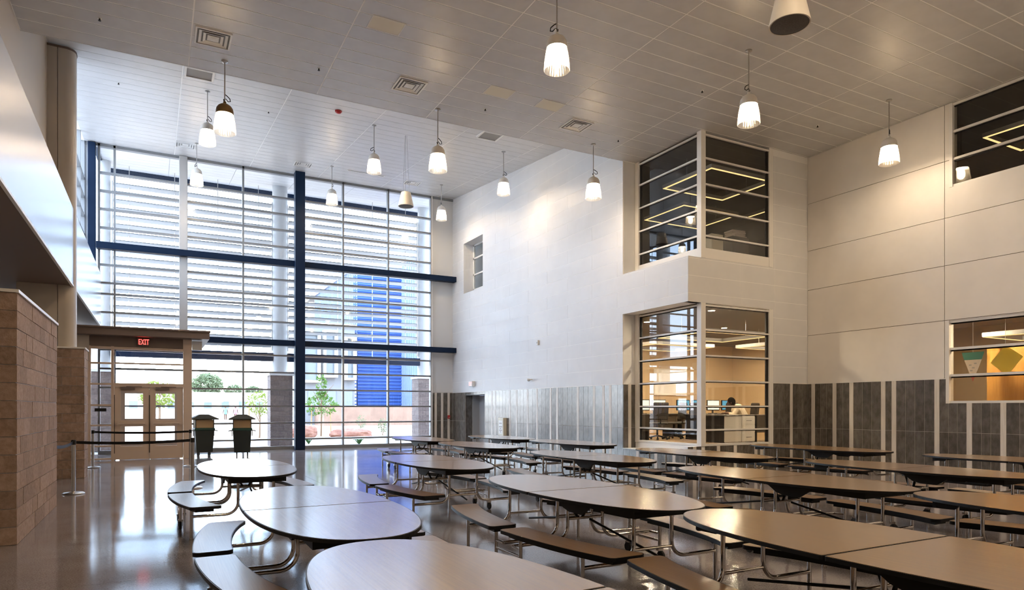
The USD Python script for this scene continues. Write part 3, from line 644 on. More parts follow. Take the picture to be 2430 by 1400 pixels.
# upper room bits near the glass
t = thing('storage_cabinet', 'pale cabinet standing behind the upper corner glass', 'cabinet', (13.0, 13.0, 5.1))
obj('body', bx(-.3, .1, -.2, .25, 0, .95), M['cream'], t); obj('door', bx(-.29, .09, -.215, -.2, .05, .9), M['cream'], t); obj('handle', bx(-.02, .06, -.23, -.215, .5, .53), M['gray'], t)
t = thing('book_stack', 'heap of pale papers behind the upper corner glass, right of the cabinet', 'papers', (13.75, 13.0, 5.1))
obj('stand', bx(-.3, .3, -.2, .2, 0, .98), M['deskdark'], t)
for k in range(5): obj('paper_pile', tf(bx(-.22, .22, -.16, .16, 0, .035), (rnd.uniform(-.04, .04), rnd.uniform(-.03, .03), .98 + .036 * k), rnd.uniform(-.25, .25)), M['paperw'], t)

# room behind the low window on the far right: wood door and paper pennants
t = thing('wood_cabinet', 'honey coloured tall wood cupboard behind the low window on the far right', 'cupboard', (16.6, 7.25, .6))
obj('body', bx(0, .5, -1.6, 1.0, 0, 2.3), M['wood'], t); obj('door', bx(-.02, 0, .02, .98, .05, 2.25), M['wood'], t); obj('door', bx(-.02, 0, -.98, -.02, .05, 2.25), M['wood'], t); obj('handle', bx(-.05, -.02, .06, .09, 1.0, 1.3), M['blackm'], t); obj('handle', bx(-.05, -.02, -.1, -.06, 1.0, 1.3), M['blackm'], t)
t = thing('paper_pennant', 'paper pennant of teal, white and red hanging inside the low window on the far right', 'pennant', (15.25, 7.85, 2.70))
obj('band', pris('X', Polygon([(-.22, 0), (.22, 0), (.17, -.16), (-.17, -.16)]), 0, .006), M['teal'], t, label='teal band'); obj('middle', pris('X', Polygon([(-.17, -.16), (.17, -.16), (.06, -.46), (-.06, -.46)]), 0, .006), M['paperw'], t, label='white middle with dark scribbles'); obj('tip', pris('X', Polygon([(-.06, -.46), (.06, -.46), (0, -.62)]), 0, .006), M['pink'], t, label='red tip')
obj('string', tube([(.003, .0, -.005), (.003, .0, .9)], .004, 5), M['white'], t)
for a, b in ((-.05, -.24), (.05, -.27), (-.01, -.33), (.03, -.39)): obj('mark', pris('X', sbox(a - .025, b - .012, a + .025, b + .012), -.003, 0), M['gray'], t)
t = thing('paper_diamond', 'yellow paper diamond hanging inside the low window on the far right', 'paper decoration', (15.25, 7.22, 2.50))
obj('sheet', pris('X', Polygon([(-.3, .05), (.02, .3), (.3, -.05), (-.02, -.32)]), 0, .006), M['yellow'], t); obj('string', tube([(.003, .02, .28), (.003, .02, 1.1)], .004, 5), M['white'], t)

# ---------------------------------------------------------------- tables
BA, BB, EN = 1.52, .585, 2.3
def ell_half(s, a=BA, b=BB, n=EN, y0=.004):
    pts = []
    for k in range(49):
        th = PI * k / 48
        c, sn = math.cos(th), math.sin(th)
        pts.append((b * math.copysign(abs(c) ** (2 / n), c), max(y0, a * abs(sn) ** (2 / n)) * s))
    return Polygon(pts).buffer(-.02).buffer(.02)
def bench_poly(sx_, sy_):
    ys = np.linspace(.075, 1.5, 22)
    inn = [(.645 * math.sqrt(1 - (y / 1.86) ** 2), y) for y in ys]; out = [(.93 * math.sqrt(1 - (y / 2.4) ** 2), y) for y in ys[::-1]]
    p = Polygon([(x * sx_, y * sy_) for x, y in inn + out]); p = p if p.is_valid else p.buffer(0)
    return p.buffer(-.055).buffer(.055)
def make_table(label, loc, rz):
    t = thing('cafeteria_table', label, 'table', loc, rz, 'oval folding cafeteria tables with attached benches')
    for s in (1, -1):
        P = ell_half(s)
        tp = obj('tabletop', prism(P.buffer(-.007), .713, .737), M['laminate'], t)
        obj('edge_band', MB().add(prism(P.difference(P.buffer(-.008)), .711, .735)), M['edge'], tp)
        obj('end_apron', bx(-.30, .30, s * 1.22 - .012, s * 1.22 + .012, .645, .712), M['blackm'], t)
    prof_ = Polygon([(-1.24, .712), (-1.24, .645), (-.62, .65), (-.5, .575), (-.3, .575), (-.2, .60), (-.10, .665), (0, .69), (1.0, .69), (1.03, .655), (1.22, .655), (1.22, .712)])
    for sx_ in (-1, 1): obj('apron', pris('X', prof_, sx_ * .31 - .01, sx_ * .31 + .01), M['blackm'], t)
    for sx_ in (-1, 1):
        for sy_ in (-1, 1):
            P = bench_poly(sx_, sy_)
            b = obj('bench_seat', prism(P.buffer(-.007), .404, .432), M['laminate2'], t)
            obj('edge_band', prism(P.difference(P.buffer(-.008)), .400, .430), M['edge'], b)
            obj('seat_pan', prism(P.buffer(-.07), .365, .404), M['blackm'], b)
    for y in (-1.08, -.09, .09, 1.08):
        fm = MB(); end = abs(y) > 1
        xo = .70 if end else .79
        for sx_ in (-1, 1):
            pts = [(sx_ * .2, y, .70), (sx_ * .2, y, .52), (sx_ * .2, y, .405)] + [(sx_ * (.335 - .135 * math.cos(a)), y, .405 - .135 * math.sin(a)) for a in np.linspace(.2, PI / 2, 6)] + [(sx_ * .5, y, .27), (sx_ * xo, y, .27)]
            fm.add(tube(pts, .0165, 10))
        zc = .36 if end else .47
        fm.add(tube([(-.2, y, zc), (.2, y, zc)], .013, 8))
        obj('leg_frame', fm, M['chrome'], t, smooth=50)
    for sx_ in (-1, 1):
        for sy_ in (-1, 1):
            obj('bench_leg', MB().add(tube([(sx_ * .70, sy_ * 1.08, .37), (sx_ * .70, sy_ * 1.08, .02)], .0165, 10)).add(tube([(sx_ * .70, sy_ * 1.08, .02), (sx_ * .70, sy_ * 1.08, .0)], .024, 10)), M['chrome'], t, smooth=50)
            obj('bench_leg', MB().add(tube([(sx_ * .79, sy_ * .24, .37), (sx_ * .79, sy_ * .24, .12)], .0165, 10)).add(tube([(sx_ * .79, sy_ * .09, .27), (sx_ * .79, sy_ * .24, .27)], .0145, 8)).add(bx(sx_ * .79 - .03, sx_ * .79 + .03, sy_ * .24 - .02, sy_ * .24 + .02, .10, .125)), M['chrome'], t, smooth=50)
            obj('caster', MB().add(tf(lathe([(0, -.016), (.045, -.016), (.05, -.01), (.05, .01), (.045, .016), (0, .016)], 16), (sx_ * .79, sy_ * .26, .05), ry=PI / 2)).add(bx(sx_ * .79 - .026, sx_ * .79 - .02, sy_ * .24 - .015, sy_ * .26 + .015, .04, .11)).add(bx(sx_ * .79 + .02, sx_ * .79 + .026, sy_ * .24 - .015, sy_ * .26 + .015, .04, .11)), M['rubber'], t)
        obj('bench_rail', MB().add(tube([(sx_ * .79, -.24, .20), (sx_ * .79, .24, .20)], .0135, 8)), M['chrome'], t, smooth=50)
        obj('brace', MB().add(tube([(sx_ * .15, 0, .68), (sx_ * .03, 0, .46)], .015, 6)), M['blackm'], t)
    for sy_ in (-1, 1): obj('link_bar', tube([(.05, sy_ * .1, .45), (.05, sy_ * 1.08, .29)], .012, 6), M['blackm'], t)
    return t
TB = [(1.165, 2.35, 3, 'oval cafeteria table nearest the camera, cut off by the lower picture edge left of centre'),
      (1.165, 5.43, 0, 'oval cafeteria table with pale sheen, second in the leftmost row'),
      (1.05, 9.56, 0, 'oval cafeteria table at the far end of the leftmost row, before the two bins'),
      (3.70, 2.34, 0, 'brown oval cafeteria table in the right foreground, cut off by the lower right corner'),
      (3.63, 5.40, 0, 'oval cafeteria table in the middle of the picture, behind the nearest one'),
      (3.62, 9.25, 0, 'oval cafeteria table on the shiny floor beside the blue reflection of the building'),
      (6.33, 2.20, 0, 'oval cafeteria table cut off by the right picture edge, behind the right foreground one'),
      (6.30, 5.27, 0, 'long brown oval cafeteria table right of centre, third row from the left'),
      (6.25, 9.08, 0, 'oval cafeteria table below the left bay recess, brown at its right end'),
      (6.05, 12.95, 0, 'oval cafeteria table far back, left of the table before the tiled wall'),
      (5.98, 16.1, 0, 'farthest oval cafeteria table close to the right end of the window wall'),
      (8.75, 5.25, 0, 'oval cafeteria table at the right, fourth row from the left, running out of the picture'),
      (8.40, 8.78, 0, 'oval cafeteria table directly in front of the lower corner window'),
      (8.37, 12.85, 0, 'oval cafeteria table in front of the dado left of the bay recess'),
      (8.15, 15.95, 0, 'far oval cafeteria table beside the cream wall cabinet'),
      (11.50, 8.80, 0, 'oval cafeteria table along the dark tiled wall, right of the corner window'),
      (11.60, 5.20, 0, 'oval cafeteria table at the far right edge by the tiled wall, mostly cut off')]
t0 = None
for x, y, r, l in TB:
    if t0 is None: t0 = make_table(l, (x, y, 0), r)
    else: dup(t0, (x, y, 0), r, l)

# ---------------------------------------------------------------- pendant lamps
def make_pendant(label, loc, cap):
    t = thing('pendant_lamp', label, 'lamp', loc, 0, 'bell pendant lamps in rows')
    obj('ceiling_plate', lathe([(0, 0), (.06, 0), (.06, -.02), (.02, -.035), (0, -.035)], 16), M['steel'], t, smooth=40)
    obj('stem', tube([(0, 0, -.02), (0, 0, -.82)], .011, 8), M['steel'], t, smooth=True)
    obj('cord_loop', tube([(.0, 0, -.62), (.04, .01, -.64), (.09, .02, -.68), (.10, .02, -.73), (.06, .02, -.74), (.02, .01, -.70), (-.02, 0, -.72), (0, 0, -.80)], .008, 6), M['blackm'], t, smooth=True)
    obj('cap', lathe([(.025, -.76), (.03, -.80), (.07, -.815), (.115, -.845), (.145, -.89), (.155, -.94), (.158, -1.0), (.152, -1.0), (.145, -.95), (.11, -.86), (.02, -.82)], 32), cap, t, smooth=40)
    obj('shade', lathe([(.150, -.995), (.165, -1.06), (.182, -1.16), (.194, -1.26), (.197, -1.335), (.190, -1.345), (.188, -1.26), (.176, -1.16), (.159, -1.06), (.145, -1.0)], 64, rib=.012), M['shade'], t)
    obj('bulb', lathe([(0, -1.0), (.05, -1.0), (.075, -1.05), (.085, -1.12), (.075, -1.19), (.04, -1.23), (0, -1.235)], 20), M['bulb'], t, smooth=True)
    obj('light_disc', lathe([(0, -.985), (.128, -.985), (.128, -.980), (0, -.980)], 24), M['disc'], t)  # emissive disc added under the cap to throw the lamp light down
    return t
PX = [1.12, 5.38, 9.47, 13.6]
near = {(0, 13.5): 'bell pendant lamp with a bronze cap, in front of the window wall', (1, 13.5): 'white bell pendant lamp hanging at the ceiling edge in the middle of the picture', (2, 13.5): 'white bell pendant lamp before the white wall, left of the upper corner window',
        (1, 8.63): 'largest white bell pendant lamp at the top centre', (2, 8.63): 'white bell pendant lamp hanging above the upper corner window', (3, 8.63): 'white bell pendant lamp at the right in front of the pale panelled wall'}
far = {(0, 18.3): 'white bell pendant lamp close left of the bronze capped one', (0, 23.4): 'small white bell pendant lamp against the left window panes', (1, 18.3): 'white bell pendant lamp under the high ceiling, right of the red alarm', (1, 23.4): 'small white bell pendant lamp against the window just right of the navy column',
       (2, 18.3): 'white bell pendant lamp under the high ceiling at the top of the white wall', (2, 23.4): 'small white bell pendant lamp in the far right corner of the high ceiling'}
make_pendant(near[(0, 13.5)], (PX[0], 13.5, ZC), M['bronze'])
L0 = make_pendant(near[(1, 13.5)], (PX[1], 13.5, ZC), M['enamel'])
for i, x in enumerate(PX):
    for y in (13.5, 8.63, 3.75, -1.1, -5.9):
        if (i, y) in ((0, 13.5), (1, 13.5)) or (i == 3 and y == 13.5): continue
        dup(L0, (x, y, ZC), 37 * i + 90 * (y == 13.5) + 11 * y, near.get((i, y), 'white bell pendant lamp hanging outside the picture, of the near rows'))
    for y in (18.3, 23.4):
        if i < 3: dup(L0, (x, y, zup(y) + .005), 160 * i + 20 * y, far[(i, y)])

# ---------------------------------------------------------------- hanging loudspeakers
def speaker(label, loc, drop):
    t = thing('hanging_speaker', label, 'loudspeaker', loc)
    obj('body', lathe([(0, -drop + .42), (.10, -drop + .42), (.14, -drop + .40), (.225, -drop + .02), (.225, -drop), (.21, -drop)], 36), M['spk'], t, smooth=30)
    obj('grille', lathe([(.212, -drop + .004), (.15, -drop - .008), (0, -drop - .012)], 36), M['spkg'], t, smooth=True)
    for a in range(3): obj('cable', tube([(.1 * math.cos(2.1 * a), .1 * math.sin(2.1 * a), -drop + .41), (.03 * math.cos(2.1 * a), .03 * math.sin(2.1 * a), 0)], .004, 5), M['steel'], t)
    obj('rib', MB().add(np.array([1]) is None or bx(0, .0001, 0, .0001, -drop + .2, -drop + .2001)) if False else MB().add(lathe([(.16, -drop + .30), (.168, -drop + .29), (.172, -drop + .275)], 36)), M['spk'], t)
speaker('large ivory hanging loudspeaker cut off by the top picture edge', (6.43, 5.26, ZC), 2.07)
speaker('ivory cone loudspeaker hanging far back in front of the window', (6.43, 18.64, zup(18.64)), 2.07)

# ---------------------------------------------------------------- ceiling fittings
def diffuser(label, x, y, z, s=.29, grp=None):
    t = thing('air_diffuser', label, 'air vent', (x, y, z))
    obj('frame', prism(sbox(-s, -s, s, s).difference(sbox(-s + .03, -s + .03, s - .03, s - .03)), -.018, 0), M['white'], t)
    obj('throat', bx(-s + .03, s - .03, -s + .03, s - .03, -.004, -.001), M['grille2'], t)
    for k, q in enumerate((.23, .16)):
        q *= s / .29
        v, f = lathe([(q * 1.414, -.02), (q * 1.414 - .06, -.006)], 4); obj('cone', tf((v, f), rz=PI / 4), M['white'], t)
    obj('core', tf(lathe([(.13, -.012), (.0, -.02)], 4), rz=PI / 4), M['white'], t)
for x, y, l in ((.87, 12.76, 'square metal air diffuser in the low ceiling, at the left'), (4.48, 12.78, 'square metal air diffuser in the low ceiling, in the middle'), (8.49, 12.77, 'square metal air diffuser in the low ceiling, at the right')): diffuser(l, x, y, ZC)
for x, y, l in ((.81, 23.78, 'small air diffuser in the high ceiling above the left panes'), (4.47, 23.7, 'small air diffuser in the high ceiling above the navy column'), (8.47, 23.76, 'small air diffuser in the high ceiling near the far right corner')): diffuser(l, x, y, zup(y))
for x, y, l in ((.88, 17.1, 'grey return grille in the high ceiling at the left'), (8.44, 17.1, 'grey return grille in the high ceiling at the right')):
    t = thing('return_grille', l, 'air vent', (x, y, zup(y)))
    obj('frame', prism(sbox(-.32, -.32, .32, .32).difference(sbox(-.27, -.29, .27, .29)), -.03, .03), M['white'], t); obj('screen', bx(-.27, .27, -.29, .29, -.01, .03), M['grille2'], t)
for (x, y), l in zip(cream_at, ('cream square panel set in the low ceiling, nearest the camera', 'cream square panel set in the low ceiling, left one of the pair', 'cream square panel set in the low ceiling, right one of the pair')):
    t = thing('access_panel', l, 'ceiling panel', (x, y, ZC)); obj('plate', bx(-.27, .27, -.19, .19, -.006, 0), M['cream'], t); obj('trim', prism(sbox(-.285, -.2, .285, .2).difference(sbox(-.27, -.19, .27, .19)), -.008, 0), M['frame'], t)
t = thing('slot_diffuser', 'long narrow slot vent in the high ceiling by the window', 'air vent', (6.63, 23.53, zup(23.53))); obj('slot', bx(-.65, .65, -.03, .03, -.008, .0), M['grille2'], t); obj('trim', prism(sbox(-.68, -.05, .68, .05).difference(sbox(-.65, -.03, .65, .03)), -.012, .0), M['white'], t)
t = thing('fire_alarm', 'small red alarm dome on the high ceiling', 'alarm', (4.25, 17.74, zup(17.74))); obj('base', lathe([(0, 0), (.09, 0), (.09, -.03), (0, -.03)], 20), M['red'], t, smooth=30); obj('lens', lathe([(.07, -.03), (.06, -.06), (0, -.075)], 20), M['red'], t, smooth=True)
sp_lab = 'small dark sprinkler head in the low ceiling, '
for k, (x, y, l) in enumerate([(-.84, 13.0, sp_lab + 'far left'), (2.73, 12.95, sp_lab + 'left of centre'), (6.28, 13.0, sp_lab + 'right of the hanging centre lamp'), (9.85, 13.0, sp_lab + 'near the top of the bay recess'), (9.83, 10.17, sp_lab + 'left of the lamp above the corner window'), (13.38, 10.18, sp_lab + 'at the right near the panelled wall'),
                               (-.83, 19.0, 'tiny sprinkler head in the high ceiling, far left'), (2.66, 18.93, 'tiny sprinkler head in the high ceiling, right of the bronze lamp')]):
    z = ZC if k < 6 else zup(y)
    t = thing('sprinkler', l, 'sprinkler', (x, y, z)); obj('plate', lathe([(0, 0), (.03, 0), (.03, -.006), (0, -.006)], 14), M['white'], t); obj('head', lathe([(.0, -.005), (.012, -.006), (.012, -.03), (.022, -.035), (.022, -.04), (0, -.04)], 10), M['blackm'], t)

# ---------------------------------------------------------------- bits on the white wall
t = thing('wall_speaker', 'small white box sensor high on the white wall', 'sensor', (XW, 18.43, 3.61)); obj('body', rbx(-.06, 0, -.05, .05, -.08, .08, .01), M['white'], t); obj('lens', bx(-.065, -.06, -.025, .025, -.03, .03), M['gray'], t)
t = thing('wall_camera', 'small white dome camera on the white wall just above the dado', 'camera', (XW, 18.87, 2.45)); obj('bracket', bx(-.12, 0, -.03, .03, -.02, .02), M['white'], t); obj('dome', tf(lathe([(0, .04), (.06, .03), (.07, 0), (.05, -.04), (0, -.06)], 16), (-.12, 0, -.01)), M['white'], t, smooth=True)
t = thing('wall_cabinet', 'cream cabinet with printed notice hung low on the dado of the white wall', 'cabinet', (XW, 20.83, 0))
obj('body', rbx(-.14, .004, -.2, .2, .45, 1.17, .01), M['cream'], t); obj('notice', bx(-.143, -.14, -.14, .14, .62, 1.08), M['white'], t)
for a, b in ((.98, .1), (.86, .12), (.80, .06), (.74, .11), (.68, .05)): obj('printed_mark', bx(-.145, -.143, -b, b, a - .012, a + .012), M['rjoint'], t)
t = thing('fire_pull', 'small red fire alarm pull box on the tiled wall beside the window', 'alarm', (10.62, YW, 1.15)); obj('box', rbx(-.05, .05, -.05, .004, -.07, .07, .008), M['red'], t); obj('handle', bx(-.03, .03, -.06, -.05, -.03, -.01), M['white'], t)

# ---------------------------------------------------------------- bins
def make_bin(label, loc, rz):
    t = thing('trash_cart', label, 'trash bin', loc, rz)
    body = m3.Manifold.hull_points(np.array([(sx_ * w, sy_ * w, z) for sx_ in (-1, 1) for sy_ in (-1, 1) for w, z in ((.235, .11), (.275, .84))]))
    obj('body', body, M['bindark'], t)
    obj('rim', MB().add(rbx(-.30, .30, -.30, .30, .80, .88, .02)), M['green'], t)
    obj('hood', MB().add(rbx(-.262, .262, -.262, .262, .88, 1.14, .01)), M['binhood'], t)
    obj('hood_post', MB().add(bx(-.275, -.25, -.275, -.25, .88, 1.16)).add(bx(.25, .275, -.275, -.25, .88, 1.16)).add(bx(-.275, -.25, .25, .275, .88, 1.16)).add(bx(.25, .275, .25, .275, .88, 1.16)), M['binroof'], t)
    obj('roof', m3.Manifold.hull_points(np.array([(sx_ * .39, sy_ * .39, z) for sx_ in (-1, 1) for sy_ in (-1, 1) for z in (1.15, 1.18)] + [(sx_ * .13, sy_ * .13, 1.31) for sx_ in (-1, 1) for sy_ in (-1, 1)])), M['binroof'], t)
    for s in (-1, 1):
        obj('handle', MB().add(tube([(s * .26, -.12, .80), (s * .38, -.12, .79), (s * .40, 0, .78), (s * .38, .12, .79), (s * .26, .12, .80)], .014, 6)).add(bx(s * .29, s * .31, -.05, .05, .62, .82)), M['gray'], t)
        for u in (-1, 1): obj('wheel', MB().add(tf(lathe([(0, -.018), (.05, -.018), (.05, .018), (0, .018)], 14), (s * .16, u * .16, .05), ry=PI / 2)).add(bx(s * .16 - .015, s * .16 + .015, u * .16 - .02, u * .16 + .02, .06, .13)), M['rubber'], t)
    return t
b0 = make_bin('dark green wheeled trash cart with hooded lid, left one, next to the vestibule', (1.33, 23.55, 0), 4)
dup(b0, (2.42, 22.95, 0), -6, 'dark green wheeled trash cart with hooded lid, right one')

# ---------------------------------------------------------------- crowd control posts
def post(label, x, y):
    t = thing('stanchion', label, 'stanchion', (x, y, 0))
    obj('base', lathe([(0, 0), (.17, 0), (.175, .012), (.15, .03), (.05, .045), (0, .045)], 28), M['steel'], t, smooth=30)
    obj('pole', tube([(0, 0, .04), (0, 0, .88)], .032, 14), M['steel'], t, smooth=40)
    obj('belt_head', lathe([(.0, .87), (.036, .87), (.036, .945), (.03, .955), (0, .955)], 16), M['blackm'], t, smooth=30)
S = [(-1.30, 14.03, 'steel crowd control post beside the block pier, nearest the camera'), (.60, 13.96, 'dark crowd control post behind the farthest left bench'), (-1.43, 19.9, 'steel crowd control post in front of the sidelight'), (.77, 19.2, 'crowd control post just behind the nearer right one, in front of the left bin')]
for x, y, l in S: post(l, x, y)
def belt(label, a, b):
    a, b = np.array(a, float), np.array(b, float); d = (b - a) / np.linalg.norm(b - a); a = a + d * .04; b = b - d * .04; nrm = np.array([-d[1], d[0]]) * .002
    n = 12; v = []
    for i in range(n + 1):
        q = a + (b - a) * i / n; sag = -.03 * 4 * (i / n) * (1 - i / n)
        for sgn in (-1, 1):
            for z in (.885, .935): v.append((q[0] + sgn * nrm[0], q[1] + sgn * nrm[1], z + sag))
    f = []
    for i in range(n):
        k = 4 * i
        for p, q in ((0, 1), (1, 3), (3, 2), (2, 0)): f += [[k + p, k + q, k + 4 + q], [k + p, k + 4 + q, k + 4 + p]]
    obj('belt', (np.array(v), np.array(f)), M['edge'], label=label, cat='belt barrier')
belt('black retractable belt stretched between the two nearer crowd control posts', S[0][:2], S[1][:2])
belt('black retractable belt stretched between the two farther crowd control posts', S[2][:2], S[3][:2])
belt('short black belt from the nearest crowd control post to the block pier', (-1.40, 12.5), S[0][:2])

# ---------------------------------------------------------------- outside: canopy, louvres, columns
cn = thing('entrance_canopy', 'pale sloping canopy outside the glass with a navy edge', 'canopy', (0, 0, 0))
for i, x in enumerate(np.arange(-1.75, 11.0, 2.15)):
    for k in range(8):
        y = 25.6 + .42 * k
        obj('soffit_panel', slab(x + .005, min(x + 2.15, 11.2) - .005, y + .005, y + .415, 0, .02), M['ceil_up'], cn)
obj('deck', slab(-1.8, 11.25, 25.55, 29.0, .02, .3), M['lgray'], cn)
obj('edge_beam', MB().add(slab(-1.8, 11.25, 28.92, 29.08, -.16, .35)).add(slab(-1.85, -1.72, 25.55, 29.08, -.06, .35)), M['navy'], cn)
def lv(label, x0, x1):
    t = thing('sun_louvre', label, 'louvre', ((x0 + x1) / 2, 27.9, 0)); w = (x1 - x0) / 2
    pr = Polygon([(-.10, -.012), (-.06, -.02), (.06, -.016), (.10, 0), (.06, .016), (-.06, .02), (-.10, .012)])
    pr = affinity.rotate(pr, -32, origin=(0, 0))
    for k in range(20):
        z = 9.55 - .293 * k
        v, f = pris('X', pr, -w, w); v = v.copy(); v[:, 2] += z
        b_ = obj('blade', (v, f), M['blade'], t)
        obj('shade_strip', bx(-w, w, -.10, -.082, z + .045, z + .066), M['blade_shade'], b_)  # added dark bar: the shaded front edge of the blade, painted in
    for q in np.arange(-2.21, 2.3, 1.475): obj('rod', tube([(q, .0, 3.7), (q, .0, 10.3)], .012, 6), M['steel'], t)
    for q in (-w - .03, w + .03): obj('bracket_rail', MB().add(bx(q - .02, q + .02, -.04, .04, 3.8, 9.7)), M['blade'], t)
lv('left bank of horizontal sun louvres outside the window wall', -1.38, 4.03); lv('right bank of horizontal sun louvres outside the window wall', 4.67, 10.1)
def ext_col(label, x):
    t = thing('canopy_column', label, 'column', (x, 27.9, 0))
    for c in range(14):
        for i in range(2):
            for j in range(2):
                o = .1 if c % 2 else -.1
                xs = [-.42, o, .42]; ys2 = [-.42, -o, .42]; d = rnd.uniform(0, .006)
                obj('block', bx(xs[i] + .004 - d, xs[i + 1] - .004 + d, ys2[j] + .004 - d, ys2[j + 1] - .004 + d, .2 * c + .004, .2 * c + .196), XBRICKS[rnd.randrange(2)], t)
    obj('core', bx(-.40, .40, -.40, .40, 0, 2.8), M['gray'], t); obj('cap', bx(-.46, .46, -.46, .46, 2.8, 2.88), M['lgray'], t)
    obj('shaft', tf(lathe([(.29, 2.88), (.29, 10.4)], 28)), M['extcol'], t, smooth=60)
    return t
ec = ext_col('round pale column on a dark block base outside, left of the navy column', 4.35)
dup(ec, (10.47, 27.9, 0), 0, 'round pale column on a dark block base outside, at the right end of the glass'); dup(ec, (-1.75, 27.9, 0), 0, 'round pale column outside at the left end of the glass')
obj('canopy_beam', MB().add(bx(-1.4, 4.06, 27.75, 28.05, 3.38, 3.70)).add(bx(4.64, 10.35, 27.75, 28.05, 3.38, 3.70)), M['navy'], label='navy steel beam outside, crossing low behind the glass between the round columns', cat='beam')

# ---------------------------------------------------------------- outside: ground, building, planting
struct('ground', MB().add(bx(-300, 300, YW + .12, 420, -.4, -.08)), M['desert'])
struct('walkway', MB().add(bx(-40, 60, YW + .1, 33.5, -.3, -.03)), M['walk'])
obj('kerb', bx(-40, 60, 33.5, 33.75, -.3, .06), M['walk'], label='low pale concrete kerb along the walkway outside', cat='kerb')

bl = thing('blue_building', 'large blue corrugated metal building outside behind the louvres', 'building', (0, 0, 0))
obj('front_wall', bx(17.7, 22.25, 66, 66.4, 1.7, 15.5), M['blue'], bl)
for k in range(40): obj('corrugation', m3.Manifold.hull_points(np.array([(x, y, z) for x in (17.7, 22.25) for y, z in ((66.0, 1.75 + .344 * k), (65.86, 1.86 + .344 * k), (65.86, 1.95 + .344 * k), (66.0, 2.06 + .344 * k))])), M['blue'], bl)
obj('side_wall', bx(17.6, 17.7, 66, 86, 6.0, 16.0), M['paleblue'], bl)
for k in range(30): obj('screen_fin', bx(17.5, 17.6, 66.3 + .66 * k, 66.45 + .66 * k, 6.0, 16.0), M['paleblue'], bl)
obj('side_wing', bx(22.25, 40, 60.6, 70, 1.7, 16.4), M['paleblue'], bl)
for k in range(8): obj('screen_fin', bx(22.15, 22.25, 60.7 + .66 * k, 60.85 + .66 * k, 1.7, 16.4), M['paleblue'], bl)
obj('roof', bx(17.4, 40, 65.8, 90, 15.5, 15.9), M['extgray'], bl)
for k in range(40): obj('edge_bracket', bx(17.25, 17.6, 65.9, 66.1, 1.8 + .344 * k, 1.95 + .344 * k), M['blue'], bl)
base = thing('block_base_wall', 'tan block base wall under the blue building', 'wall', (0, 0, 0))
obj('wall', bx(13.2, 45, 60.4, 66, -.1, 1.72), M['extbrick'], base)
wg = thing('white_wing', 'white and grey two-storey wing with boxed windows left of the blue building', 'building', (0, 0, 0))
obj('wall', bx(12.3, 17.05, 64.5, 80, -.1, 9.3), M['extgray'], wg)
for x0, x1, z0, z1 in ((11.9, 13.6, 3.9, 8.6), (13.9, 15.2, 4.4, 8.9), (15.9, 17.0, 4.2, 8.4)):
    b = obj('window_box', pris('Y', sbox(x0, z0, x1, z1).difference(sbox(x0 + .22, z0 + .22, x1 - .22, z1 - .22)), 63.6, 64.5), M['extwhite'], wg); obj('pane', bx(x0 + .2, x1 - .2, 64.2, 64.3, z0 + .2, z1 - .2), M['extglass'], b)
for x0 in (12.6, 14.2, 15.8): obj('window', bx(x0, x0 + 1.0, 64.42, 64.5, .9, 3.2), M['extglass'], wg)
obj('roof', bx(12.0, 17.15, 64.2, 80, 9.3, 9.6), M['extwhite'], wg)
fb = thing('far_building', 'long low cream building far across the lot', 'building', (6, 0, 0))
obj('wall', bx(-14, 24, 190, 196, -.1, 5.2), M['extwhite'], fb); obj('roof', bx(-14.4, 24.4, 189.6, 196.4, 5.2, 5.6), M['cream'], fb)
for x in np.arange(-12, 23, 4.2): obj('window', bx(x, x + 1.8, 189.9, 190, 1.4, 3.2), M['extglass'], fb)
fc = thing('far_canopy', 'small pale playground shade far outside, behind the left bin', 'shade canopy', (6.0, 100, 0)); obj('roof', bx(-2.0, 2.0, -1.2, 1.2, 2.3, 2.6), M['lgray'], fc)
for sx_ in (-1.8, 1.8): obj('leg', tube([(sx_, 0, -.1), (sx_, 0, 2.3)], .06, 6), M['gray'], fc)

def foliage(n, rx, ry, rz, cz, size, seed, squash=None):
    r = np.random.default_rng(seed); v, f = [], []
    for k in range(n):
        d = r.normal(size=3); d /= np.linalg.norm(d); q = d * (r.uniform(.35, 1) ** .5) * (rx, ry, rz)
        if squash: q[:2] *= squash(q[2] / rz)
        q += (0, 0, cz)
        a = r.normal(size=3); a /= np.linalg.norm(a); b = np.cross(a, r.normal(size=3)); b /= np.linalg.norm(b); s = size * r.uniform(.6, 1.3)
        i = len(v); c = np.cross(a, b) * s * .12
        v += [q - a * s, q + b * s * .45 + c, q + a * s, q - b * s * .45 + c]; f += [[i, i + 1, i + 2], [i, i + 2, i + 3]]
    return np.array(v), np.array(f)
def tree(name, label, loc, h, trunk, fol, mat, stakes=False, nb=5, seed=1):
    t = thing(name, label, 'tree', loc)
    obj('trunk', tube([(0, 0, -.05), (.03, .02, h * .35), (.0, .0, h * .75)], [trunk, trunk * .8, trunk * .4], 8), M['bark'], t, smooth=True)
    r = random.Random(seed)
    bm = MB()
    for k in range(nb):
        a = r.uniform(0, 2 * PI); z = h * r.uniform(.3, .6); bm.add(tube([(0, 0, z), (math.cos(a) * h * .12, math.sin(a) * h * .12, z + h * .15), (math.cos(a) * h * .2, math.sin(a) * h * .2, z + h * .25)], [trunk * .5, trunk * .35, trunk * .15], 5))
    obj('branches', bm, M['bark'], t)
    for m in fol: obj('foliage', m, mat, t, kind='stuff')
    if stakes:
        for s in (-1, 1): obj('stake', tube([(s * .55, 0, -.05), (s * .5, 0, 1.7)], .035, 6), M['stake'], t)
sq = lambda u: 1.15 - .75 * max(u, 0)
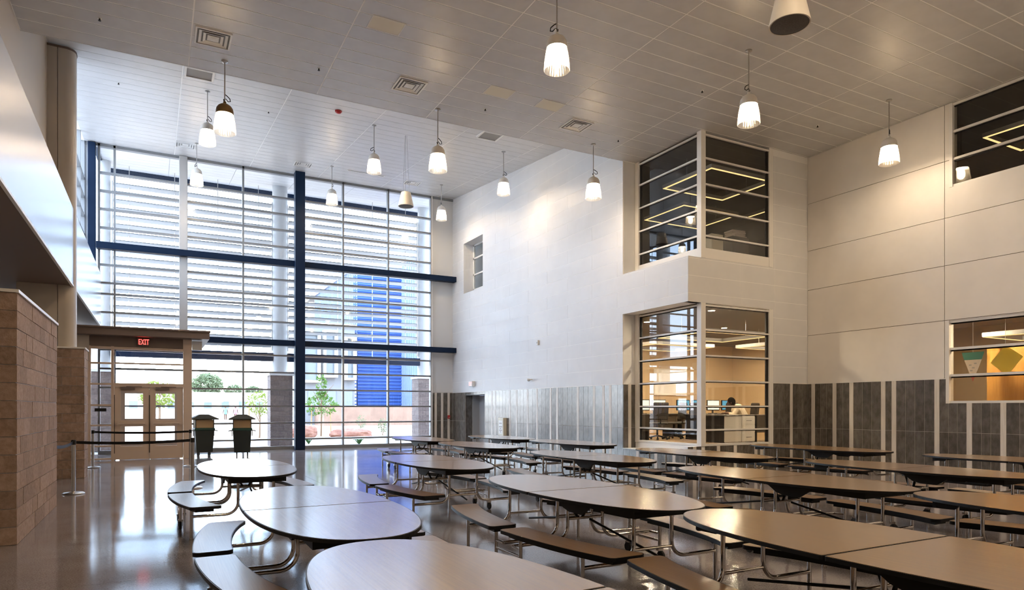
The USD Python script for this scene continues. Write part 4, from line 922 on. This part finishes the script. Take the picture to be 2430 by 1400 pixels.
tree('young_tree', 'young green tree tied to stakes outside, right of the navy column', (8.05, 37.6, 0), 3.4, .05, [foliage(420, .85, .85, .75, 1.75, .10, 3, sq), foliage(150, .30, .3, .7, 2.75, .09, 4)], M['leaf'], True, seed=2)
tree('young_tree', 'young yellow-green tree outside, left of the block column base', (4.75, 37.0, 0), 2.5, .04, [foliage(300, .7, .7, .65, 1.75, .09, 5)], M['leafy'], True, seed=3)
tree('far_tree', 'big round dull green tree on the skyline behind the left bin', (12.4, 206, 0), 12.0, .3, [foliage(1300, 4.2, 3.6, 3.4, 7.9, .6, 6)], M['leafd'], seed=4)
tree('far_tree', 'small dull tree on the skyline right of the big round one', (19.6, 206, 0), 8.0, .2, [foliage(420, 2.6, 2.2, 1.5, 6.6, .5, 7)], M['leafd'], seed=5)
tree('far_tree', 'small dull tree on the skyline above the right bin', (25.0, 207, 0), 8.0, .2, [foliage(420, 2.6, 2.2, 1.3, 6.5, .5, 8)], M['leafd'], seed=6)
for k, (x, y, l) in enumerate([(-4.5, 62, 'leafy tree seen through the left door glass'), (.2, 66, 'leafy tree seen through the right door glass')]):
    tree('lot_tree', l, (x, y, 0), 4.2, .1, [foliage(420, 1.7, 1.7, 1.2, 2.7, .2, 20 + k)], M['leafy' if k else 'leaf'], seed=9 + k)
def shrub(name, label, loc, r, h, mat, seed):
    t = thing(name, label, 'shrub', loc); obj('stems', MB().add(tube([(0, 0, -.1), (r * .3, 0, h * .6)], .015, 5)).add(tube([(0, 0, -.1), (-r * .3, .1, h * .7)], .015, 5)), M['bark'], t); obj('foliage', foliage(160, r, r, h * .45, h * .55, .06, seed), mat, t, kind='stuff')
shrub('shrub', 'thin green shrub outside, right of the second mullion', (11.6, 37.7, -.05), .28, 1.0, M['leafd'], 31)
shrub('shrub', 'thin pale shrub behind the flat red rock outside', (12.6, 46, -.05), .35, 1.1, M['leafd'], 32)
def tuft(label, loc, seed):
    t = thing('grass_tuft', label, 'grass', loc); r = np.random.default_rng(seed); b = MB()
    for k in range(40):
        a = r.uniform(0, 2 * PI); q = r.uniform(.1, .35); b.add(tube([(0, 0, 0), (math.cos(a) * q * .5, math.sin(a) * q * .5, .22), (math.cos(a) * q, math.sin(a) * q, .26)], [.012, .008, .002], 3, False))
    obj('blades', b, M['grass'], t, kind='stuff')
tuft('green grass tuft outside at the foot of the glass, right one', (7.5, 27.7, -.03), 1); tuft('green grass tuft outside at the foot of the glass, left one', (5.75, 29.3, -.03), 2)
def rockm(label, loc, s, seed):
    m = trimesh.creation.icosphere(4, 1.0); v = np.array(m.vertices); v *= (.75 + .5 * meshkit.fbm(v * 1.3 + seed, 4, seed))[:, None]; v *= s
    t = thing('boulder', label, 'boulder', loc); obj('rock', (v, m.faces), M['rock'], t, smooth=True)
rockm('red boulder outside, just right of the navy column', (6.75, 35.9, .2), (.75, .6, .42), 3); rockm('long flat red boulder outside', (9.35, 36.2, .08), (1.25, .6, .34), 7)
for k, (x, y, mt, l) in enumerate([(7.97, 95, 'cyan', 'person in light blue far outside on the lot'), (9.2, 95, 'mag', 'person in pink far outside on the lot')]):
    t = thing('person', l, 'person', (x, y, -.05)); b = limb([((0, 0, .9), .16), ((0, 0, 1.35), .19)]) + limb([((0, 0, 1.4), .07), ((0, 0, 1.62), .10), ((0, 0, 1.68), .1)])
    for s in (-1, 1): b = b + limb([((.09 * s, 0, .9), .1), ((.1 * s, .02, .48), .07), ((.1 * s, 0, .06), .05), ((.1 * s, -.12, .04), .04)]) + limb([((.2 * s, 0, 1.38), .06), ((.26 * s, .02, 1.1), .05), ((.27 * s, -.06, .84), .04)])
    obj('body', smooth_m(b, 4, .05), M['skin'], t, smooth=True); sh = limb([((0, 0, .88), .185), ((0, 0, 1.35), .21)]) + limb([((-.2, 0, 1.38), .075), ((.2, 0, 1.38), .075)])
    obj('shirt', smooth_m(sh, 4, .05), M[mt], t, smooth=True)
